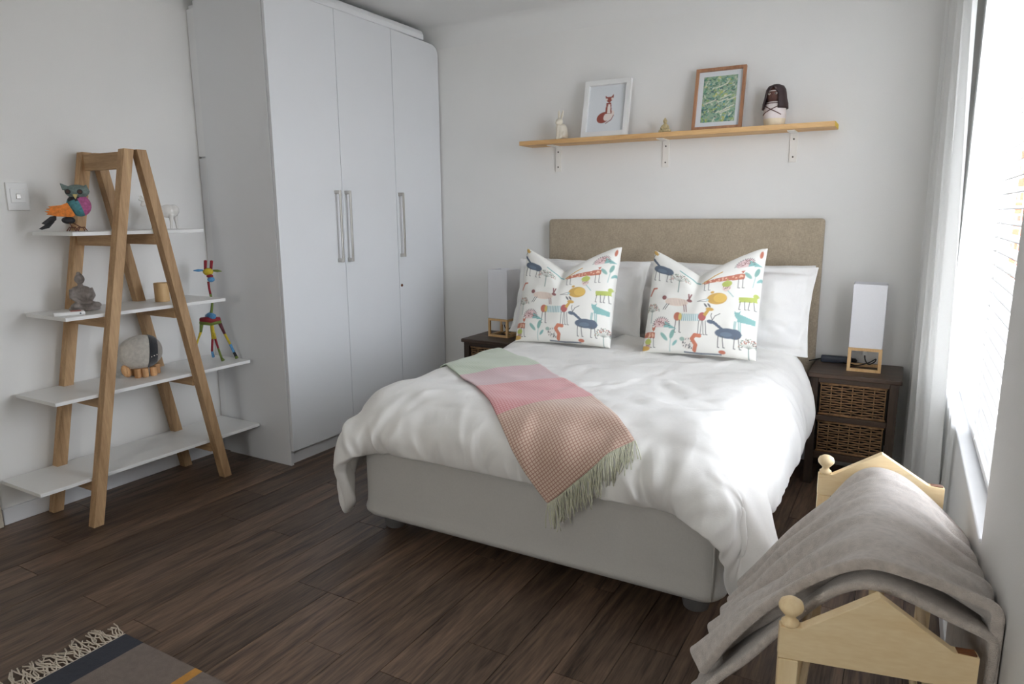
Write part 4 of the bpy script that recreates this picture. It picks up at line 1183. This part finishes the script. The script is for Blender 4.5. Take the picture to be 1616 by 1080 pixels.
for x, yd in ((150, -.030), (190, -.030)):
    b.tube([((x + 8 - 190) * k, yd + .012, .075), ((x - 190) * k, yd, .006)], [.012, .009], 10); E_(b, x - 6, 990, 17, 10, 26, yd - .006)
remesh(b.build('body', 'ivory', rb, smooth=True), .0035)
b = MB(); E_(b, 165, 778, 48, 46, 50, -.012); E_(b, 150, 790, 28, 24, 30, -.026)
remesh(b.build('head', 'ivory', rb, smooth=True), .003)
for x0, x1, yd in ((155, 158, -.006), (180, 203, .006)):
    b = MB(); E_(b, (x0 + x1) / 2, 695, 15, 62, 9, yd, math.atan2(x1 - x0, 100)); b.build('ear', 'ivory', rb, smooth=True)

kg = .00047
gf = thing('gold_figurine', 'tiny old-gold seated figurine between the two pictures on the shelf', 'figurine', (-1.222, 3.87, SZ))
b = MB()
b.ell((0, 0, .012), (.030, .020, .013)); b.ell((0, .002, .034), (.017, .014, .022)); b.ell((-.024, -.004, .012), (.012, .013, .010)); b.ell((.024, -.004, .012), (.012, .013, .010))
b.tube([(-.014, 0, .042), (-.022, -.006, .028), (-.008, -.014, .022)], [.006, .005, .004], 8); b.tube([(.014, 0, .042), (.023, -.006, .028), (.01, -.014, .022)], [.006, .005, .004], 8)
remesh(b.build('body', 'old_gold', gf, smooth=True), .0022, 2)
b = MB(); b.ell((0, -.001, .065), (.0115, .0115, .013)); b.ell((0, 0, .0775), (.006, .006, .006)); b.build('head', 'old_gold', gf, smooth=True)

dl = thing('painted_doll', 'rounded wooden doll with long dark hair and crossed straps on the shelf', 'figurine', (-.647, 3.87, SZ), math.radians(-14))
m = MB()
prof = [(.044, 0), (.050, .006), (.054, .035), (.056, .060), (.054, .085), (.048, .105), (.042, .118)]
m.lathe(prof, n=28)
m.m = [0 if min(m.v[i][2] for i in f) < .0345 else 1 for f in m.f]
m.build('body', ['doll_cream', 'doll_white'], dl, smooth=True, angle=50)
MB().lathe([(.036, .116), (.041, .130), (.0435, .150), (.041, .172), (.032, .189), (.014, .197)], n=28).build('face', 'doll_skin', dl, smooth=True)
m = MB(); n = 30; vs = []; rings = [(.062, .084), (.060, .11), (.053, .135), (.0495, .16), (.046, .178), (.036, .194), (.016, .2025), (.002, .2035)]
for r, z in rings:
    g = .62 if z < .172 else .62 * max(0, (.182 - z) / .01) if z < .182 else 0
    for q in range(n + 1):
        t = -PI / 2 + g + (2 * PI - 2 * g) * q / n
        vs.append((r * math.cos(t), r * math.sin(t), z))
fs = [(i * (n + 1) + q, i * (n + 1) + q + 1, (i + 1) * (n + 1) + q + 1, (i + 1) * (n + 1) + q) for i in range(len(rings) - 1) for q in range(n)]
h = m.add(vs, fs).build('hair', 'doll_hair', dl, smooth=True); sd = h.modifiers.new('solidify', 'SOLIDIFY'); sd.thickness = .005; sd.offset = 0
for s in (-1, 1):
    e = MB(); e.ell((s * .017, -.0385, .157), (.0075, .004, .0055), 0); e.ell((s * .017, -.0418, .157), (.0035, .002, .004), 1); e.build('eye', ['eye_white', 'black'], dl, smooth=True)
MB().ell((0, -.043, .146), (.005, .005, .010)).build('nose', 'doll_skin', dl, smooth=True)
MB().ell((0, -.042, .131), (.010, .003, .003)).build('mouth', 'cord_brown', dl, smooth=True)
def ringpt(t, z, r): return (r * math.cos(t), r * math.sin(t), z)
for z0, z1 in ((.108, .052), (.055, .100)):
    pts = [ringpt(-PI / 2 - .95 + 1.9 * q / 8, z0 + (z1 - z0) * q / 8, .0495 + .0075 * math.sin(PI * (1 - abs((z0 + (z1 - z0) * q / 8) - .065) / .1) / 2)) for q in range(9)]
    MB().tube(pts, .0024, 6).build('strap', 'cord_brown', dl, smooth=True)
MB().tube([ringpt(-PI / 2 - .62 + 1.24 * q / 6, .1705, .0425) for q in range(7)], .002, 6).build('headband', 'doll_white', dl, smooth=True)
MB().tube([ringpt(-PI / 2 - .85 + 1.7 * q / 6, .110, .0475) for q in range(7)], .0022, 6).build('neck_cord', 'cord_brown', dl, smooth=True)

# ================================================================ THINGS ON THE LADDER SHELF
RZ = math.radians(61)
Z1, Z2, Z3, Z4 = .2132, .5802, .9322, 1.2882
for nm, c in (('owl_grey', (104, 120, 116)), ('owl_teal', (70, 128, 136)), ('owl_pink', (168, 84, 132)), ('owl_orange', (214, 122, 40)), ('owl_dark', (40, 40, 44)), ('owl_leg', (104, 62, 44)), ('owl_beak', (186, 170, 112)), ('owl_eye', (70, 44, 32))):
    M[nm] = mat(nm, srgb(*c), .6, .25, 90, .4, 260)
ow = thing('owl_ornament', 'colourful tin owl with orange wing and dark tail on the top board', 'ornament', (-3.185, 1.722, Z4), RZ)
k = .000418
def O_(x, y): return ((x - 460) * k, (712 - y) * k)
def P_(poly): return [O_(*p) for p in poly]
m = MB(); c = O_(500, 440); m.ell((c[0], 0, c[1]), (112 * k, 80 * k, 118 * k), 0, Ry(-.35), 22, 16)
fi = []
for f in m.f:
    x = sum(m.v[i][0] for i in f) / len(f) / k + 460; z = 712 - sum(m.v[i][2] for i in f) / len(f) / k
    fi.append(1 if x > 520 + (z - 440) * .25 else (2 if z < 395 else 0))
m.m = fi; m.build('body', ['owl_teal', 'owl_pink', 'owl_dark'], ow, smooth=True)
m = MB(); c = O_(497, 300); m.ell((c[0], -.004, c[1]), (112 * k, 78 * k, 72 * k), 0, None, 20, 12)
for t in ([(370, 290), (352, 215), (432, 250)], [(560, 245), (585, 225), (612, 300)]): m.plate(P_(t), -.016, .012)
remesh(m.build('head', 'owl_grey', ow, smooth=True), .0024, 2)
for x, y in ((415, 305), (522, 305)):
    c = O_(x, y); e = MB(); e.tube([(c[0], -.026, c[1]), (c[0], -.0375, c[1])], 26 * k, 18, 0); e.tube([(c[0], -.037, c[1]), (c[0], -.0395, c[1])], 15 * k, 14, 1); e.build('eye', ['black', 'owl_eye'], ow)
c = O_(475, 345); MB().add([(c[0] - .009, -.034, c[1] + .004), (c[0] + .011, -.034, c[1] + .006), (c[0], -.030, c[1] + .012), (c[0] + .001, -.042, c[1] - .015)], [(0, 1, 3), (1, 2, 3), (2, 0, 3), (0, 2, 1)]).build('beak', 'owl_beak', ow)
MB().plate(P_([(400, 415), (345, 440), (228, 455), (250, 472), (205, 480), (240, 497), (192, 505), (225, 520), (205, 535), (300, 555), (430, 562), (462, 548), (430, 480)]), -.036, -.024).build('wing', 'owl_orange', ow, bevel=.002)
for poly in ([(290, 545), (235, 555), (150, 625), (180, 640), (210, 655), (285, 590)], [(245, 590), (165, 650), (122, 680), (150, 690), (215, 672), (268, 610)]): MB().plate(P_(poly), .004, .011).build('tail_feather', 'owl_dark', ow, bevel=.001)
m = MB(); c = O_(390, 595); m.ell((c[0], 0, c[1]), (62 * k, 40 * k, 38 * k)); m.build('thigh', 'owl_dark', ow, smooth=True)
for x, yd in ((420, -.012), (500, .012)):
    m = MB(); a = O_(395 + (x - 420) * .3, 620); b_ = O_(x, 672); m.tube([(a[0], yd, a[1]), (b_[0], yd, b_[1])], .0022, 8)
    for dx in (-68, -40, 30, 62):
        e = O_(x + dx * .8, 712); m.tube([(b_[0], yd, b_[1]), ((b_[0] + e[0]) / 2, yd - .006, b_[1] + .002), (e[0], yd - .012, .0022)], .0022, 7)
    m.build('foot', 'owl_leg', ow, smooth=True)

M['glaze_white'] = mat('glaze_white', srgb(226, 224, 220), .18, .02, 10, coat=.6)
gt = thing('goat_figurine', 'glossy white ceramic goat behind the ladder leg on the top board', 'figurine', (-3.215, 2.150, Z4), RZ)
def G_(x, y): return ((x - 1310) * k, (690 - y) * k)
m = MB()
def ge(x, y, rx, rz, ry, yd=0, rot=0): c = G_(x, y); m.ell((c[0], yd, c[1]), (rx * k, ry * k, rz * k), 0, Ry(rot))
ge(1385, 480, 115, 78, 62); ge(1290, 485, 70, 75, 55); ge(1440, 470, 60, 70, 58)
a, b_ = G_(1290, 470), G_(1160, 385); m.tube([(a[0], 0, a[1]), ((a[0] + b_[0]) / 2, 0, (a[1] + b_[1]) / 2 + .004), (b_[0], 0, b_[1])], [.022, .017, .013], 12)
for x, x2, yd in ((1255, 1190, -.014), (1275, 1228, .014), (1405, 1392, -.015), (1455, 1468, .015)):
    a, b_ = G_(x, 520), G_(x2, 690); m.tube([(a[0], yd, a[1]), ((a[0] + b_[0]) / 2, yd, .03), (b_[0], yd, .001)], [.013, .007, .0065], 10)
remesh(m.build('body', 'glaze_white', gt, smooth=True), .0028, 3)
m = MB(); ge(1140, 385, 38, 34, 26, 0, .5); ge(1118, 405, 24, 22, 19, 0, .5); remesh(m.build('head', 'glaze_white', gt, smooth=True), .0025, 2)
for p, q, yd in (((1125, 355), (1085, 300), -.006), ((1140, 350), (1108, 298), .008)):
    a, b_ = G_(*p), G_(*q); MB().tube([(a[0], yd, a[1]), (b_[0], yd, b_[1])], [.006, .0015], 8).build('horn', 'glaze_white', gt, smooth=True)
for yd in (-.016, .016):
    c = G_(1110, 352); MB().ell((c[0], yd, c[1]), (.013, .005, .005), 0, Ry(.3)).build('ear', 'glaze_white', gt, smooth=True)

M['stone'] = mat('grey_stone', srgb(142, 134, 130), .85, .32, 45, .5, 160)
bd = thing('meditating_figure', 'grey stone seated meditating figure on the second board from the top', 'figurine', (-3.235, 1.740, Z3), math.radians(78))
k2 = .00054
m = MB()
def be(x, y, rx, rz, ry, yd=0, rot=0): m.ell(((x - 400) * k2, yd, (408 - y) * k2), (rx * k2, ry * k2, rz * k2), 0, Ry(rot))
m.lathe([(.060, 0), (.064, .004), (.064, .012), (.058, .018), (.02, .02)], n=26, sq=(1.0, .72))
be(400, 355, 92, 32, 70, -.008); be(325, 365, 38, 26, 55, -.022); be(478, 365, 38, 26, 55, -.022); be(390, 285, 66, 78, 46); be(385, 232, 74, 34, 44)
be(395, 338, 55, 17, 30, -.040)
for s in (-1, 1):
    xx = 388 + s * 72
    m.tube([((xx - s * 6 - 400) * k2, 0, .098), ((xx + s * 8 - 400) * k2, -.010, .066), ((388 + s * 28 - 400) * k2, -.036, .036)], [.013, .0115, .009], 10)
m.tube([((386 - 400) * k2, 0, .105), ((386 - 400) * k2, -.001, .126)], [.012, .010], 10)
remesh(m.build('body', 'stone', bd, smooth=True), .003, 2)
m = MB(); be(385, 142, 36, 46, 38, -.002); be(384, 98, 18, 15, 18, .003); be(352, 145, 6, 20, 9); be(418, 145, 6, 20, 9); m.ell((-.008, -.0225, .142), (.003, .005, .006)); remesh(m.build('head', 'stone', bd, smooth=True), .0024, 2)

M['bamboo'] = wood('bamboo_cup', srgb(190, 152, 104), srgb(212, 178, 130), 2, .5, 40, 120, 0, .1, .2)
cp = thing('wooden_cup', 'plain round bamboo cup on the second board from the top', 'cup', (-3.215, 2.108, Z3))
MB().lathe([(.026, .0), (.034, .001), (.0345, .092), (.0325, .094), (.0300, .092), (.030, .010), (.001, .009)], n=28).build('vessel', 'bamboo', cp, smooth=True, angle=45)

rt_ = thing('small_device', 'flat white plastic device lying beside the stone figure', 'device', (-3.135, 1.618, Z3), math.radians(66))
MB().mm((-.058, -.03, 0), (.058, .03, .016)).build('case', 'white_plastic', rt_, bevel=.005, seg=3, smooth=True)
MB().mm((.005, -.018, .0158), (.045, .02, .0175)).build('red_pad', mat('faded_red', srgb(170, 100, 92), .6), rt_, bevel=.001)
MB().tube([(.04, -.0295, .008), (.04, -.0312, .008)], .0035, 10).build('button', 'slate_plastic', rt_)

for nm, c, bb in (('felt_white', (210, 204, 194), 1.0), ('felt_black', (38, 40, 46), .8), ('felt_grey', (164, 156, 146), 1.0)): M[nm] = mat(nm, srgb(*c), 1.0, .12, 70, bb, 380, sheen=.5)
M['toy_wood'] = wood('toy_wood', srgb(176, 128, 84), srgb(214, 168, 120), 2, .6, 40, 90, .1, .2, .8)
sh = thing('felt_animal', 'round felt sheep toy with black belt and wooden legs on the third board', 'toy', (-3.215, 1.965, Z2), math.radians(66))
k3 = .00056; cx, cz_ = (842 - 842) * k3, (955 - 742) * k3
def egg(x0, x1, name, mt, grow, n=30, seg=16):
    m = MB(); vs = []; L_ = .098
    rows = []
    for i in range(seg + 1):
        x = x0 + (x1 - x0) * i / seg; q = max(0, 1 - (x / L_) ** 2) ** .45
        rows.append((x, (.082 * q + grow)))
    m2 = MB(); vs = []
    for x, r in rows:
        for j in range(n):
            t = 2 * PI * j / n; vs.append((x + .016 * math.sin(t) * .6 * (1 - (x / L_) ** 2), r * .86 * math.cos(t), cz_ + (r * 1.02) * math.sin(t)))
    fs = [(i * n + j, i * n + (j + 1) % n, (i + 1) * n + (j + 1) % n, (i + 1) * n + j) for i in range(seg) for j in range(n)] + [tuple(range(n)), tuple(range(seg * n, seg * n + n))]
    return m2.add(vs, fs).build(name, mt, sh, smooth=True, angle=55)
egg(-.0979, .030, 'fleece_body', 'felt_white', 0); egg(.030, .070, 'belt', 'felt_black', .0025); egg(.070, .0979, 'fleece_rump', 'felt_grey', 0)
for dx in (0, .012, .024): MB().ell((.038 + dx, -.0655 - .0005 * dx, cz_ - .018 + .004 * dx / .012), (.0028, .002, .0028)).build('belt_stud', 'eye_white', sh, smooth=True)
for x, yd, h_ in ((-.025, -.035, .045), (.006, -.040, .045), (.045, -.028, .045), (.068, .02, .048), (-.03, .04, .045)):
    MB().tube([(x, yd, 0), (x, yd, .004), (x, yd, h_)], [.014, .016, .017], 10).build('leg', 'toy_wood', sh, bevel=.002)
m = MB(); m.ell((-.072, -.020, .036), (.020, .018, .032), 0, Ry(-.35)); m.build('head', 'toy_wood', sh, smooth=True)
m = MB(); m.ell((-.068, -.037, .036), (.004, .003, .010), 0); m.build('ear', 'toy_wood', sh, smooth=True)

for nm, c in (('bead_red', (150, 36, 50)), ('bead_yellow', (206, 182, 44)), ('bead_green', (118, 136, 56)), ('bead_blue', (92, 154, 204)), ('bead_maroon', (96, 38, 48)), ('bead_black', (40, 40, 44))):
    M[nm] = mat(nm, srgb(*c), .4, .3, 400, .8, 420)
BE = ['bead_red', 'bead_yellow', 'bead_green', 'bead_blue', 'bead_maroon', 'bead_black']
gr = thing('beaded_giraffe', 'tall multicoloured beaded giraffe at the wardrobe end of the third board', 'toy', (-3.185, 2.385, Z2), RZ)
kb = .000605
def B_(x, y, yd=0.0): return Vector(((x - 215) * kb, yd, (955 - y) * kb))
def seg(m, pts, rs, mi): m.tube(pts, rs, 9, mi)
m = MB(); seg(m, [B_(150, 555, .03), B_(165, 545, 0), B_(190, 548, -.03)], [.014, .019, .014], 3); seg(m, [B_(88, 578, .02), B_(165, 582, -.01), B_(243, 582, .0)], [.012, .020, .012], 0); seg(m, [B_(82, 605, .02), B_(165, 604, -.006), B_(250, 604, 0)], [.010, .018, .010], 2)
m.build('body', BE, gr, smooth=True)
m = MB(); seg(m, [B_(168, 548), B_(183, 495), B_(193, 430), B_(184, 352)], [.010, .0065, .0062, .006], 2); seg(m, [B_(184, 352), B_(177, 300), B_(175, 245)], [.006, .0056, .006], 0); m.build('neck', BE, gr, smooth=True)
m = MB(); m.ell(B_(180, 158, -.004), (.026, .020, .020), 1); m.ell(B_(189, 195, -.012), (.017, .017, .010), 0); m.ell(B_(195, 224, -.018), (.0185, .017, .014), 3); hd_ = m.build('head', BE, gr, smooth=True)
for p, q in (((160, 138), (167, 62)), ((205, 138), (216, 66))):
    m = MB(); m.tube([B_(*p), B_(*q), B_(q[0], q[1] - 5)], [.0075, .0085, .004], 10, 0); m.build('horn', BE, gr, smooth=True)
for p, q, c_ in (((140, 143), (64, 143), 3), ((222, 150), (292, 160), 2)):
    a, b_ = B_(*p), B_(*q); m = MB(); m.tube([a, (a + b_) / 2, b_], [.005, .0075, .002], 9, c_); m.build('ear', BE, gr, smooth=True)
def leg(chain):
    m = MB()
    for (p, q, r0, r1, c_) in chain: m.tube([B_(*p), B_(*q)], [r0, r1], 9, c_)
    m.build('leg', BE, gr, smooth=True)
leg([((97, 605, .02), (84, 690, .028), .011, .007, 2), ((84, 690, .028), (62, 745, .034), .007, .005, 1), ((62, 745, .034), (42, 805, .04), .005, .005, 1), ((42, 805, .04), (30, 880, .05), .005, .005, 0), ((30, 880, .05), (24, 925, .055), .005, .008, 3)])
leg([((172, 612, 0), (178, 752, 0), .009, .011, 1), ((168, 752, .0), (160, 868, .02), .006, .006, 0), ((160, 868, .02), (170, 925, .035), .006, .008, 3)])
leg([((182, 700, -.004), (190, 752, -.008), .008, .007, 1), ((190, 752, -.008), (206, 838, -.012), .006, .0055, 0), ((206, 838, -.012), (226, 932, -.018), .0055, .006, 2), ((226, 932, -.018), (236, 951, -.026), .007, .010, 2)])
leg([((236, 605, 0), (250, 650, 0), .009, .009, 2), ((240, 620, 0), (272, 716, 0), .010, .007, 4), ((272, 716, 0), (312, 815, 0), .0065, .0065, 1), ((312, 815, 0), (337, 892, 0), .007, .007, 3), ((337, 892, 0), (352, 932, -.004), .007, .008, 5), ((352, 932, -.004), (356, 946, -.010), .008, .0095, 2)])
